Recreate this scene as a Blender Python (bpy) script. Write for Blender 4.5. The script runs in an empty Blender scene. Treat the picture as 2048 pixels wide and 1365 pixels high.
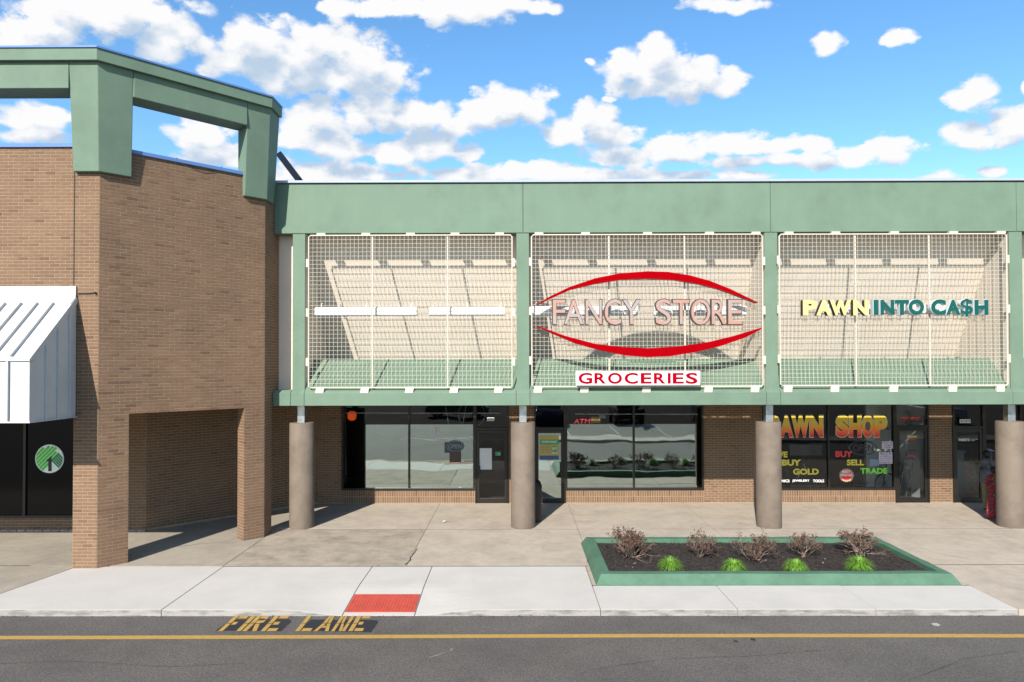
import bpy, bmesh, math, random
from mathutils import Vector, Matrix
random.seed(7)
R = math.radians
S = bpy.context.scene
COL = S.collection
# ------------------------------------------------------------------ camera, sky, sun, exposure
CAM_H, PITCH, YAW, ROLL, SHIFT = 3.9, R(0.9), R(0.24), R(-0.13), 0.01123
cd = bpy.data.cameras.new('camera'); cam = bpy.data.objects.new('camera', cd); COL.objects.link(cam)
cd.sensor_width = 36; cd.lens = 24; cd.shift_y = SHIFT; cd.clip_end = 3000
CR = Matrix.Rotation(YAW, 3, 'Z') @ Matrix.Rotation(R(90) + PITCH, 3, 'X') @ Matrix.Rotation(ROLL, 3, 'Z')
cam.matrix_world = Matrix.Translation((0, 0, CAM_H)) @ CR.to_4x4()
S.camera = cam
SUN_EL = R(34.0)
SDIR = Vector((0.31, 0.95, 0)).normalized() * math.cos(SUN_EL) + Vector((0, 0, -math.sin(SUN_EL)))
sl = bpy.data.lights.new('sun', 'SUN'); sl.energy = 5.0; sl.angle = R(0.53); sl.color = (1, .935, .83)
so = bpy.data.objects.new('sun', sl); COL.objects.link(so)
so.rotation_euler = SDIR.to_track_quat('-Z', 'Y').to_euler(); so.location = (-20, -40, 40)
S.view_settings.view_transform = 'Standard'; S.view_settings.look = 'None'
S.view_settings.exposure = 0.85   # the photograph is exposed for the shaded shop fronts; S.view_settings.gamma = 1
S.render.film_transparent = False
S.cycles.max_bounces = 8; S.cycles.transparent_max_bounces = 12
S.cycles.caustics_reflective = True
try: S.cycles.use_denoising = True
except Exception: pass

F = 2048 * 24 / 36
def ray(px, py):
    return CR @ Vector(((px - 1024) / F, (682.5 - py) / F + SHIFT * 1.5, -1))
def on_y(px, py, d):
    r = ray(px, py); t = d / r.y; return Vector((r.x * t, d, CAM_H + r.z * t))
def on_z(px, py, z=0.0):
    r = ray(px, py); t = (z - CAM_H) / r.z; return Vector((r.x * t, r.y * t, z))
def on_pl(px, py, p, n):
    r = ray(px, py); o = Vector((0, 0, CAM_H)); t = (Vector(p) - o).dot(n) / r.dot(n); return o + r * t
def gx(px, d, py=727): return on_y(px, py, d).x
def gz(py, d, px=1200): return on_y(px, py, d).z

# ---- sky: Nishita with clouds
W = bpy.data.worlds.new('World'); S.world = W; W.use_nodes = True
nt = W.node_tree; N = nt.nodes; L = nt.links; N.clear()
def nd(tree, typ, **k):
    n = tree.nodes.new(typ)
    for a, b in k.items(): setattr(n, a, b)
    return n
def mth(tree, op, a, b=None, c=None, clamp=False):
    n = nd(tree, 'ShaderNodeMath', operation=op); n.use_clamp = clamp
    for i, v in enumerate((a, b, c)):
        if v is None: continue
        if isinstance(v, (int, float)): n.inputs[i].default_value = v
        else: tree.links.new(v, n.inputs[i])
    return n.outputs[0]
def vmt(tree, op, a, b=None):
    n = nd(tree, 'ShaderNodeVectorMath', operation=op)
    for i, v in enumerate((a, b)):
        if v is None: continue
        if isinstance(v, (tuple, Vector)): n.inputs[i].default_value = tuple(v)
        else: tree.links.new(v, n.inputs[i])
    return n.outputs[1] if op == 'LENGTH' else n.outputs[0]
def mrange(tree, v, a, b, c, d, smooth=True):
    n = nd(tree, 'ShaderNodeMapRange'); n.interpolation_type = 'SMOOTHSTEP' if smooth else 'LINEAR'; n.clamp = True
    tree.links.new(v, n.inputs[0])
    for i, x in enumerate((a, b, c, d)): n.inputs[i + 1].default_value = x
    return n.outputs[0]
CLOUDS = [  # centre and radii, as seen in the photograph, of each swelling of the clouds (weight)
 (505,78,100,66,1),(560,130,90,50,1),(610,88,130,82,1),(715,118,125,68,1),(470,112,75,44,1),(790,140,55,42,1),(640,150,190,34,1),
 (215,15,240,62,1),(50,55,85,48,1),(345,55,105,58,1),(140,30,120,50,1),
 (760,8,150,24,1),(930,8,170,34,1),(1050,8,70,22,1),
 (1010,200,95,44,1),(965,215,80,34,1),(1060,215,45,28,1),
 (640,222,80,40,1),(745,212,110,46,1),(850,225,110,36,1),(905,240,60,24,1),
 (800,295,75,30,1),(865,285,85,32,1),(930,300,55,18,1),
 (1190,228,62,42,1),(1225,258,80,30,1),(1130,258,52,26,1),
 (1320,104,70,52,1),(1262,122,62,42,1),(1380,132,75,40,1),(1440,160,62,26,1),(1320,160,110,34,1),
 (1235,298,80,28,1),(1330,288,62,32,1),(1370,308,42,18,1),
 (1450,275,75,34,1),(1540,282,95,24,1),(1625,282,50,20,1),
 (1480,325,90,16,1),(1600,318,110,20,1),(1720,308,80,26,1),(1785,296,55,30,1),
 (1945,182,66,32,1),(1930,266,58,30,1),(2035,238,62,42,1),(2050,175,24,20,1),
 (1655,78,60,34,.62),(1790,72,52,26,.62),(1455,5,100,18,.9),(1222,192,36,12,.6),(1180,122,24,12,.6),
 (960,345,170,26,.95),(1080,338,120,30,.95),(1210,345,130,22,.95),(1340,350,140,18,.95),(1490,352,110,14,.9),
 (650,335,140,32,.95),(760,350,110,16,.8),(1890,346,55,14,.9),(1985,338,42,12,.9),
 (78,225,95,36,.95),(50,268,120,22,.9),(405,262,80,42,.95),(440,300,110,34,.95),(620,272,120,34,.95),(680,290,90,26,.9),
 (-120,120,160,50,1),(-160,260,140,40,1),(2160,120,90,40,1),(2190,300,120,36,1),(2150,20,80,30,.9)]
g = bpy.data.node_groups.new('cloud_field', 'ShaderNodeTree')
g.interface.new_socket('P', in_out='INPUT', socket_type='NodeSocketVector')
g.interface.new_socket('D', in_out='INPUT', socket_type='NodeSocketVector')
g.interface.new_socket('F', in_out='OUTPUT', socket_type='NodeSocketFloat')
gi = nd(g, 'NodeGroupInput'); go = nd(g, 'NodeGroupOutput')
P0 = gi.outputs[0]
# wobble of the outline
wn = nd(g, 'ShaderNodeTexNoise'); wn.inputs['Scale'].default_value = 9; wn.inputs['Detail'].default_value = 3
g.links.new(P0, wn.inputs['Vector'])
wob = vmt(g, 'MULTIPLY', vmt(g, 'SUBTRACT', wn.outputs['Color'], (.5, .5, .5)), (.05, .03, 0))
P1 = vmt(g, 'ADD', P0, wob)
f = None
for cx, cy, rx, ry, w in CLOUDS:
    r = ray(cx, cy + ry * .25); c = (r.x / r.y, r.z / r.y, 0)
    q = vmt(g, 'MULTIPLY', vmt(g, 'SUBTRACT', P1, c), (F / rx, F / ry, 0))
    e = mth(g, 'MULTIPLY_ADD', vmt(g, 'LENGTH', q), -1.0, w)
    f = e if f is None else mth(g, 'SMOOTH_MAX', f, e, .12)
# only ahead of the camera; elsewhere a drifting layer of the same clouds
sx = nd(g, 'ShaderNodeSeparateXYZ'); g.links.new(gi.outputs[1], sx.inputs[0])
sp = nd(g, 'ShaderNodeSeparateXYZ'); g.links.new(P0, sp.inputs[0])
ahead = mth(g, 'MULTIPLY', mrange(g, sx.outputs[1], .3, .45, 0, 1),
            mth(g, 'MULTIPLY', mrange(g, mth(g, 'ABSOLUTE', sp.outputs[0]), .78, .95, 1, 0), mrange(g, sp.outputs[1], .56, .70, 1, 0)))
zc = mth(g, 'MAXIMUM', mth(g, 'ADD', sx.outputs[2], .12), .05)
lay = nd(g, 'ShaderNodeCombineXYZ')
g.links.new(mth(g, 'DIVIDE', sx.outputs[0], zc), lay.inputs[0]); g.links.new(mth(g, 'DIVIDE', sx.outputs[1], zc), lay.inputs[1])
ln = nd(g, 'ShaderNodeTexNoise'); ln.inputs['Scale'].default_value = 1.1; ln.inputs['Detail'].default_value = 2
g.links.new(lay.outputs[0], ln.inputs['Vector'])
gen = mth(g, 'MULTIPLY_ADD', ln.outputs[0], 5.0, -3.0)
fm = nd(g, 'ShaderNodeMix'); fm.data_type = 'FLOAT'
g.links.new(ahead, fm.inputs[0]); g.links.new(gen, fm.inputs[2]); g.links.new(mth(g, 'MAXIMUM', f, -1.0), fm.inputs[3])
n1 = nd(g, 'ShaderNodeTexNoise'); n1.inputs['Scale'].default_value = 19; n1.inputs['Detail'].default_value = 12; n1.inputs['Roughness'].default_value = .66
n1.noise_dimensions = '3D'
dd = vmt(g, 'MULTIPLY', gi.outputs[1], (1, 1, 1.6))
g.links.new(dd, n1.inputs['Vector'])
vo = nd(g, 'ShaderNodeTexVoronoi'); vo.feature = 'SMOOTH_F1'; vo.inputs['Scale'].default_value = 34; vo.inputs['Smoothness'].default_value = .3
g.links.new(vmt(g, 'ADD', dd, vmt(g, 'MULTIPLY', n1.outputs['Color'], (.05, .05, .05))), vo.inputs['Vector'])
tot = mth(g, 'ADD', fm.outputs[0], mth(g, 'MULTIPLY_ADD', n1.outputs[0], 1.6, -.73))
tot = mth(g, 'ADD', tot, mth(g, 'MULTIPLY_ADD', vo.outputs[0], -.8, .35))
g.links.new(tot, go.inputs[0])

tc = nd(nt, 'ShaderNodeTexCoord')
D0 = tc.outputs['Generated']
def field(D):
    s = nd(nt, 'ShaderNodeSeparateXYZ'); L.new(D, s.inputs[0])
    yy = mth(nt, 'MAXIMUM', s.outputs[1], .08)
    cb = nd(nt, 'ShaderNodeCombineXYZ'); L.new(mth(nt, 'DIVIDE', s.outputs[0], yy), cb.inputs[0]); L.new(mth(nt, 'DIVIDE', s.outputs[2], yy), cb.inputs[1])
    gn = nd(nt, 'ShaderNodeGroup'); gn.node_tree = g
    L.new(cb.outputs[0], gn.inputs[0]); L.new(D, gn.inputs[1]); return gn.outputs[0]
fa = field(D0)
fb = field(vmt(nt, 'ADD', D0, (-.012, -.004, .028)))
alpha = mrange(nt, fa, -.06, .36, 0, 1)
lit = mth(nt, 'MULTIPLY_ADD', mth(nt, 'SUBTRACT', fa, fb), 1.2, .47, True)
thick = mrange(nt, fb, .2, .85, 1, .12)
shade = mth(nt, 'MULTIPLY_ADD', lit, .58, mth(nt, 'MULTIPLY', thick, .42), True)
cr = nd(nt, 'ShaderNodeMix'); cr.data_type = 'RGBA'
L.new(shade, cr.inputs[0]); cr.inputs[6].default_value = (.27, .345, .44, 1); cr.inputs[7].default_value = (.545, .545, .55, 1)
sky = nd(nt, 'ShaderNodeTexSky', sky_type='NISHITA'); sky.sun_disc = False
sky.sun_elevation = SUN_EL; sky.sun_rotation = math.atan2(-SDIR.x, -SDIR.y); sky.air_density = 1.0; sky.dust_density = .3; sky.ozone_density = 2.2
hs = nd(nt, 'ShaderNodeHueSaturation'); hs.inputs['Saturation'].default_value = 1.2; hs.inputs['Value'].default_value = 1.27
L.new(vmt(nt, 'MULTIPLY', sky.outputs[0], (.99, 1.03, 1.02)), hs.inputs['Color'])
SKY_STRENGTH = .101
cm = nd(nt, 'ShaderNodeMix'); cm.data_type = 'RGBA'
cs = vmt(nt, 'MULTIPLY', cr.outputs[2], (1 / SKY_STRENGTH,) * 3)
L.new(alpha, cm.inputs[0]); L.new(hs.outputs[0], cm.inputs[6]); L.new(cs, cm.inputs[7])
bg = nd(nt, 'ShaderNodeBackground'); bg.inputs['Strength'].default_value = SKY_STRENGTH
L.new(cm.outputs[2], bg.inputs['Color'])
ow = nd(nt, 'ShaderNodeOutputWorld'); L.new(bg.outputs[0], ow.inputs[0])

# ------------------------------------------------------------------ materials
M = {}
ALB = .61
BRIGHT = {'beige': .90, 'mortar': .63, 'mortar_near': .63, 'logo_green': 2.0, 'logo_dark': 1.6, 'logo_grey': 1.5, 'yellow': 1, 'lime': 1, 'vinyl_red': 1, 'vinyl_pale': .9, 'poster_green': 1, 'poster_gold': 1, 'poster_blue': 1, 'hoodie': .36, 'cap': .4, 'pawn_gradient': 1, 'white_metal': .66, 'white_paint': .85, 'coping': 1, 'galv': .85, 'film': 1, 'rim': 1, 'chrome': 1, 'orange_lamp': 1, 'neon_red': 1, 'vinyl_white': 1, 'pawn_yellow': .75, 'letter_face': .52, 'cream': .66, 'paper': .9, 'paper_lilac': .9, 'teal_side': .8, 'grass_blade': .7, 'twig': .75, 'mulch': .9}
def mat(name, col, rough=.7, var=.08, vs=2.5, bump=0, bs=60, metal=0, spec=.5, spk=0, spks=200, stain=0, ss=.7, emit=0, spots=0):
    k_ = BRIGHT.get(name, ALB) * .84; col = tuple(c * k_ for c in col)
    m = bpy.data.materials.new(name); m.use_nodes = True; t = m.node_tree; b = t.nodes['Principled BSDF']
    b.inputs['Roughness'].default_value = rough; b.inputs['Metallic'].default_value = metal
    b.inputs['Specular IOR Level'].default_value = spec
    geo = nd(t, 'ShaderNodeNewGeometry'); pos = geo.outputs['Position']
    fac = None
    def noise(sc, det, a, bb, amt, rg=.6):
        n = nd(t, 'ShaderNodeTexNoise'); n.inputs['Scale'].default_value = sc; n.inputs['Detail'].default_value = det; n.inputs['Roughness'].default_value = rg
        t.links.new(pos, n.inputs['Vector']); return mrange(t, n.outputs[0], a, bb, 1 - amt, 1 + amt * .6, False)
    outs = []
    if var: outs.append(noise(vs, 5, .3, .7, var))
    if spk: outs.append(noise(spks, 2, .3, .7, spk))
    if stain: outs.append(noise(ss, 9, .36, .56, stain, .68))
    if spots:
        v_ = nd(t, 'ShaderNodeTexVoronoi'); v_.inputs['Scale'].default_value = 3.1; w_ = nd(t, 'ShaderNodeTexNoise'); w_.inputs['Scale'].default_value = 22; t.links.new(pos, w_.inputs['Vector'])
        t.links.new(vmt(t, 'ADD', pos, vmt(t, 'MULTIPLY', w_.outputs['Color'], (.07, .07, .07))), v_.inputs['Vector'])
        k2 = nd(t, 'ShaderNodeSeparateColor'); t.links.new(v_.outputs['Color'], k2.inputs[0])
        rad = mth(t, 'MULTIPLY', mth(t, 'POWER', k2.outputs[0], 3.0), .095)
        outs.append(mrange(t, mth(t, 'SUBTRACT', v_.outputs['Distance'], rad), -.02, .012, 1 - spots, 1, True))
    for o in outs: fac = o if fac is None else mth(t, 'MULTIPLY', fac, o)
    if fac is None: b.inputs['Base Color'].default_value = (*col, 1)
    else:
        v = vmt(t, 'SCALE', col); v.node.inputs[3].default_value = 1; t.links.new(fac, v.node.inputs['Scale'])
        t.links.new(v, b.inputs['Base Color'])
    if bump:
        n = nd(t, 'ShaderNodeTexNoise'); n.inputs['Scale'].default_value = bs; n.inputs['Detail'].default_value = 4; t.links.new(pos, n.inputs['Vector'])
        bp = nd(t, 'ShaderNodeBump'); bp.inputs['Strength'].default_value = bump; bp.inputs['Distance'].default_value = .02
        t.links.new(n.outputs[0], bp.inputs['Height']); t.links.new(bp.outputs[0], b.inputs['Normal'])
    if emit:
        b.inputs['Emission Color'].default_value = (*col, 1); b.inputs['Emission Strength'].default_value = emit
    M[name] = m; return m
mat('green', (.200, .314, .224), .75, .06, 1.2, .25, 160, stain=.09, ss=1.1)
mat('green_slope', (.200, .314, .224), .7, .08, 3, .2, 120)
mat('beige', (.745, .66, .565), .8, .05, 2, .2, 120)
mat('soffit', (.55, .50, .43), .85, .05)
mat('cream', (.80, .72, .60), .55, .06, 5)
mat('white_metal', (.80, .80, .79), .4, .04, 2, stain=.04, ss=2)
mat('white_paint', (.80, .80, .79), .5, .03)
mat('coping', (.10, .20, .46), .3, .05, 3); mat('coping_sky_sheen', (.55, .62, .80), .25, .05, 3)  # shop coping: the gleam of sky and sun is put into its pale colour
mat('brace', (.02, .032, .055), .9, .1, spec=.05)
mat('mortar', (.56, .42, .28), .95, .15, 6, .5, 150)
mat('mortar_near', (.58, .43, .285), .95, .12, 6, .5, 150)
mat('core', (.12, .10, .09), .9, .1)
mat('tan', (.255, .198, .150), .8, .07, 2, .3, 150, stain=.16, ss=2.2)
mat('galv', (.55, .58, .62), .3, .25, 8, .15, 25, metal=.8)
mat('bronze', (.028, .022, .018), .4, .15, 4, metal=.3)
mat('black_metal', (.012, .012, .013), .35, .1)
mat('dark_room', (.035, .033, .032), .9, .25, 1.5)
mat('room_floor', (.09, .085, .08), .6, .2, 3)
mat('concrete_old', (.675, .575, .465), .9, .10, 5, .35, 90, spk=.22, spks=90, stain=.12, ss=1.2, spots=.5)
mat('concrete_worn', (.55, .465, .36), .9, .14, 4, .35, 90, spk=.34, spks=70, stain=.22, ss=1.9, spots=.5)
mat('concrete_left', (.54, .47, .375), .9, .10, 5, .35, 90, spk=.2, spks=110, stain=.13, ss=.6, spots=.35)
mat('concrete_new', (.80, .755, .70), .85, .04, 1.5, .2, 120, spk=.05, spks=160, stain=.04, ss=1.2)
mat('joint', (.055, .045, .036), 1, .2)
mat('asphalt', (.213, .190, .170), .9, .10, 1.2, .8, 170, spk=.5, spks=42, stain=.15, ss=.45, spots=.3)
mat('asphalt_lot', (.19, .18, .16), .9, .15, .8, .5, 140, spk=.3, spks=120, stain=.25, ss=.3)
mat('sealer', (.028, .032, .040), .7, .15, 10, .5, 170, spk=.3, spks=80)
mat('road_yellow', (.72, .44, .10), .75, .12, 12, .4, 150, spk=.2, spks=90)
mat('line_white', (.6, .6, .58), .8, .2, 9)
mat('tactile_red', (.66, .085, .050), .7, .12, 10, stain=.1, ss=5)
mat('planter_green', (.103, .240, .152), .75, .08, 3, .35, 80, stain=.16, ss=2.5)
mat('mulch', (.030, .022, .019), .95, .5, 30, 1, 60)
mat('mulch_chip', (.055, .038, .030), .9, .6, 25)
mat('chip_pale', (.35, .31, .27), .9, .3, 20)
mat('twig', (.36, .255, .19), .8, .4, 14)
mat('twig_dark', (.22, .14, .105), .8, .4, 14)
mat('bud_leaf', (.15, .062, .04), .7, .5, 22)
mat('dry_leaf', (.17, .10, .055), .8, .5, 20)
mat('litter', (.075, .05, .035), .9, .5, 20)
mat('grass_blade', (.215, .46, .045), .55, .6, 30)
mat('sign_red', (.47, .0015, .006), .8, .08, 5, spec=0)
mat('sign_red_side', (.20, .004, .008), .5, .1)
mat('text_red', (.50, .002, .022), .8, 0, spec=0)
mat('pawn_yellow', (.93, .73, .28), .4, .03)
mat('pawn_side', (.055, .032, .022), .5, .1)
mat('teal', (.002, .125, .11), .55, .05, spec=.2)
mat('teal_side', (.72, .76, .78), .4, .05)
mat('letter_side', (.075, .045, .045), .6, .15)
mat('brown_edge', (.12, .055, .04), .6, .1)
mat('lime', (.22, .75, .05), .5, 0); mat('yellow', (.75, .62, .06), .5, 0); mat('vinyl_red', (.75, .035, .03), .5, 0)
mat('vinyl_white', (.8, .8, .8), .5, 0); mat('vinyl_black', (.01, .01, .01), .5, 0); mat('vinyl_pale', (.85, .70, .45), .5, 0)
mat('paper', (.72, .72, .74), .8, .04, 8); mat('paper_lilac', (.66, .58, .70), .8, .04, 8); mat('paper_blue', (.32, .42, .55), .8, .04)
mat('poster_green', (.05, .34, .10), .5, .03); mat('poster_gold', (.50, .36, .08), .5, .05); mat('poster_blue', (.03, .08, .22), .5, .05)
mat('orange_lamp', (.85, .10, .015), .5, .1, emit=.35)
mat('neon_red', (.9, .05, .08), .4, 0, emit=.5)
mat('neon_off', (.38, .46, .50), .3, 0); mat('neon_blue', (.13, .25, .30), .3, 0); mat('neon_wine', (.12, .035, .05), .4, 0)
mat('sign_back', (.035, .055, .085), .4, .1); mat('sign_wine', (.05, .012, .012), .4, .1)
mat('logo_green', (.045, .32, .03), .5, 0); mat('logo_dark', (.01, .15, .06), .5, 0); mat('logo_grey', (.60, .66, .68), .5, 0)
mat('sticker_green', (.05, .40, .17), .5, 0); mat('tag_yellow', (.75, .42, .02), .5, .05); mat('tag_blue', (.35, .55, .72), .5, .05)
mat('skin_dark', (.09, .045, .03), .6, .1); mat('skin', (.24, .12, .08), .6, .1); mat('hair', (.012, .010, .010), .6, .2)
mat('hoodie', (.32, .34, .37), .9, .12, 10, .5, 40); mat('khaki', (.36, .29, .16), .9, .1, 10); mat('cap', (.60, .66, .80), .8, .05)
mat('shoe', (.02, .02, .02), .6, .1); mat('sandal', (.40, .22, .07), .7, .1)
mat('tyre', (.015, .015, .015), .8, .1); mat('rim', (.4, .4, .42), .3, .1, metal=.9); mat('car_glass', (.01, .012, .014), .05, 0)
mat('car_blue', (.02, .05, .16), .25, 0); mat('car_black', (.012, .013, .015), .2, 0); mat('car_white', (.7, .7, .72), .3, 0); mat('car_grey', (.16, .17, .18), .25, 0)
mat('car_lamp', (.6, .6, .62), .2, 0); mat('bin', (.012, .013, .014), .55, .15, 5, .2, 60)
mat('cable', (.03, .03, .03), .6, 0); mat('tv', (.05, .055, .062), .25, .05); mat('chrome', (.5, .52, .54), .2, .05, metal=.9)
mat('interior_teal', (.16, .24, .25), .6, .1)
mat('pale_block', (.62, .48, .42), .9, .25, 6, .3, 90)

for nm in ('green', 'tan'):
    t = M[nm].node_tree; b = t.nodes['Principled BSDF']; src = b.inputs['Base Color'].links[0].from_socket
    geo = nd(t, 'ShaderNodeNewGeometry'); mp = nd(t, 'ShaderNodeMapping'); mp.inputs['Scale'].default_value = (3.2, 3.2, .4); t.links.new(geo.outputs['Position'], mp.inputs[0])
    n = nd(t, 'ShaderNodeTexNoise'); n.inputs['Scale'].default_value = 1; n.inputs['Detail'].default_value = 6; n.inputs['Roughness'].default_value = .6; t.links.new(mp.outputs[0], n.inputs['Vector'])
    v = nd(t, 'ShaderNodeVectorMath', operation='SCALE'); t.links.new(src, v.inputs[0]); t.links.new(mrange(t, n.outputs[0], .3, .7, .955, 1.03, False), v.inputs['Scale']); t.links.new(v.outputs[0], b.inputs['Base Color'])

# red dress with a printed pattern
m = mat('dress', (.42, .015, .05), .9, 0)
t = m.node_tree; b = t.nodes['Principled BSDF']
geo = nd(t, 'ShaderNodeNewGeometry'); vo = nd(t, 'ShaderNodeTexVoronoi'); vo.inputs['Scale'].default_value = 16; t.links.new(geo.outputs['Position'], vo.inputs['Vector'])
rp = nd(t, 'ShaderNodeValToRGB'); rp.color_ramp.elements[0].color = (.40, .012, .05, 1); rp.color_ramp.elements[0].position = .3
rp.color_ramp.elements[1].color = (.03, .01, .02, 1); rp.color_ramp.elements[1].position = .55
e = rp.color_ramp.elements.new(.85); e.color = (.3, .10, .03, 1)
t.links.new(vo.outputs[0], rp.inputs[0]); t.links.new(rp.outputs[0], b.inputs['Base Color'])

# faded vinyl faces of the big letters: pale mauve to salmon patches
m = mat('letter_face', (.55, .38, .34), .55, 0)
t = m.node_tree; b = t.nodes['Principled BSDF']
geo = nd(t, 'ShaderNodeNewGeometry'); n = nd(t, 'ShaderNodeTexNoise'); n.inputs['Scale'].default_value = 1.3; n.inputs['Detail'].default_value = 1
t.links.new(geo.outputs['Position'], n.inputs['Vector'])
rp = nd(t, 'ShaderNodeValToRGB'); rp.color_ramp.elements[0].color = (.250, .215, .210, 1); rp.color_ramp.elements[0].position = .38
rp.color_ramp.elements[1].color = (.31, .165, .130, 1); rp.color_ramp.elements[1].position = .66
t.links.new(n.outputs[0], rp.inputs[0]); t.links.new(rp.outputs[0], b.inputs['Base Color'])

def brick_mat(name, cols):
    m = bpy.data.materials.new(name); m.use_nodes = True; t = m.node_tree; b = t.nodes['Principled BSDF']; b.inputs['Roughness'].default_value = .88
    at = nd(t, 'ShaderNodeAttribute'); at.attribute_name = 'tone'
    rp = nd(t, 'ShaderNodeValToRGB'); el = rp.color_ramp.elements
    while len(el) < len(cols): el.new(.5)
    for i, c in enumerate(cols): el[i].position = i / (len(cols) - 1); el[i].color = (*[q * ALB * .80 for q in c], 1)
    t.links.new(at.outputs['Fac'], rp.inputs[0])
    geo = nd(t, 'ShaderNodeNewGeometry'); n = nd(t, 'ShaderNodeTexNoise'); n.inputs['Scale'].default_value = 1.1; n.inputs['Detail'].default_value = 6
    t.links.new(geo.outputs['Position'], n.inputs['Vector'])
    n2 = nd(t, 'ShaderNodeTexNoise'); n2.inputs['Scale'].default_value = 90; n2.inputs['Detail'].default_value = 3; t.links.new(geo.outputs['Position'], n2.inputs['Vector'])
    fac = mth(t, 'MULTIPLY', mrange(t, n.outputs[0], .3, .7, .84, 1.1, False), mrange(t, n2.outputs[0], .3, .7, .82, 1.14, False))
    v = nd(t, 'ShaderNodeVectorMath', operation='SCALE'); t.links.new(rp.outputs[0], v.inputs[0]); t.links.new(fac, v.inputs['Scale'])
    t.links.new(v.outputs[0], b.inputs['Base Color'])
    bp = nd(t, 'ShaderNodeBump'); bp.inputs['Strength'].default_value = .4; bp.inputs['Distance'].default_value = .006
    t.links.new(n2.outputs[0], bp.inputs['Height']); t.links.new(bp.outputs[0], b.inputs['Normal'])
    M[name] = m
brick_mat('brick', [(.215, .118, .070), (.285, .162, .092), (.320, .186, .106), (.315, .176, .108), (.355, .215, .126)])

def glass_mat(name, tint, refl, rgh=0.0, wave=.0):
    m = bpy.data.materials.new(name); m.use_nodes = True; t = m.node_tree; t.nodes.clear()
    o = nd(t, 'ShaderNodeOutputMaterial'); mx = nd(t, 'ShaderNodeMixShader'); tr = nd(t, 'ShaderNodeBsdfTransparent'); gl = nd(t, 'ShaderNodeBsdfGlossy')
    tr.inputs[0].default_value = (*tint, 1); gl.inputs['Roughness'].default_value = rgh
    fr = nd(t, 'ShaderNodeFresnel'); fr.inputs[0].default_value = 1.52
    t.links.new(mth(t, 'MULTIPLY_ADD', fr.outputs[0], 1.0, refl, True), mx.inputs[0]); t.links.new(tr.outputs[0], mx.inputs[1]); t.links.new(gl.outputs[0], mx.inputs[2])
    if wave:
        geo = nd(t, 'ShaderNodeNewGeometry'); n = nd(t, 'ShaderNodeTexNoise'); n.inputs['Scale'].default_value = 1.1; n.inputs['Detail'].default_value = 1
        t.links.new(geo.outputs['Position'], n.inputs['Vector'])
        bp = nd(t, 'ShaderNodeBump'); bp.inputs['Strength'].default_value = wave; bp.inputs['Distance'].default_value = .02; t.links.new(n.outputs[0], bp.inputs['Height'])
        t.links.new(bp.outputs[0], gl.inputs['Normal'])
    t.links.new(mx.outputs[0], o.inputs[0]); M[name] = m
glass_mat('glass', (.80, .84, .83), .012, 0, .12)
def film_mat():
    m = bpy.data.materials.new('film'); m.use_nodes = True; t = m.node_tree; b = t.nodes['Principled BSDF']
    b.inputs['Base Color'].default_value = (.60, .655, .62, 1); b.inputs['Metallic'].default_value = 1; b.inputs['Roughness'].default_value = .012
    geo = nd(t, 'ShaderNodeNewGeometry'); n = nd(t, 'ShaderNodeTexNoise'); n.inputs['Scale'].default_value = .9; n.inputs['Detail'].default_value = 1.5
    t.links.new(geo.outputs['Position'], n.inputs['Vector'])
    bp = nd(t, 'ShaderNodeBump'); bp.inputs['Strength'].default_value = .22; bp.inputs['Distance'].default_value = .03
    t.links.new(n.outputs[0], bp.inputs['Height']); t.links.new(bp.outputs[0], b.inputs['Normal']); M['film'] = m
film_mat()
m = mat('black_glass', (.003, .003, .004), .10, 0, bump=.10, bs=2, spec=.22)

def grad_mat(name, z0, z1):
    m = mat(name, (.7, .5, .05), .5, 0); t = m.node_tree; b = t.nodes['Principled BSDF']
    geo = nd(t, 'ShaderNodeNewGeometry'); s = nd(t, 'ShaderNodeSeparateXYZ'); t.links.new(geo.outputs['Position'], s.inputs[0])
    rp = nd(t, 'ShaderNodeValToRGB'); el = rp.color_ramp.elements
    el[0].color = (.62, .02, .02, 1); el[0].position = .08; el[1].color = (.62, .44, .04, 1); el[1].position = .62
    e = el.new(.34); e.color = (.80, .20, .02, 1)
    t.links.new(mrange(t, s.outputs[2], z0, z1, 0, 1, False), rp.inputs[0]); t.links.new(rp.outputs[0], b.inputs['Base Color'])

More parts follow.
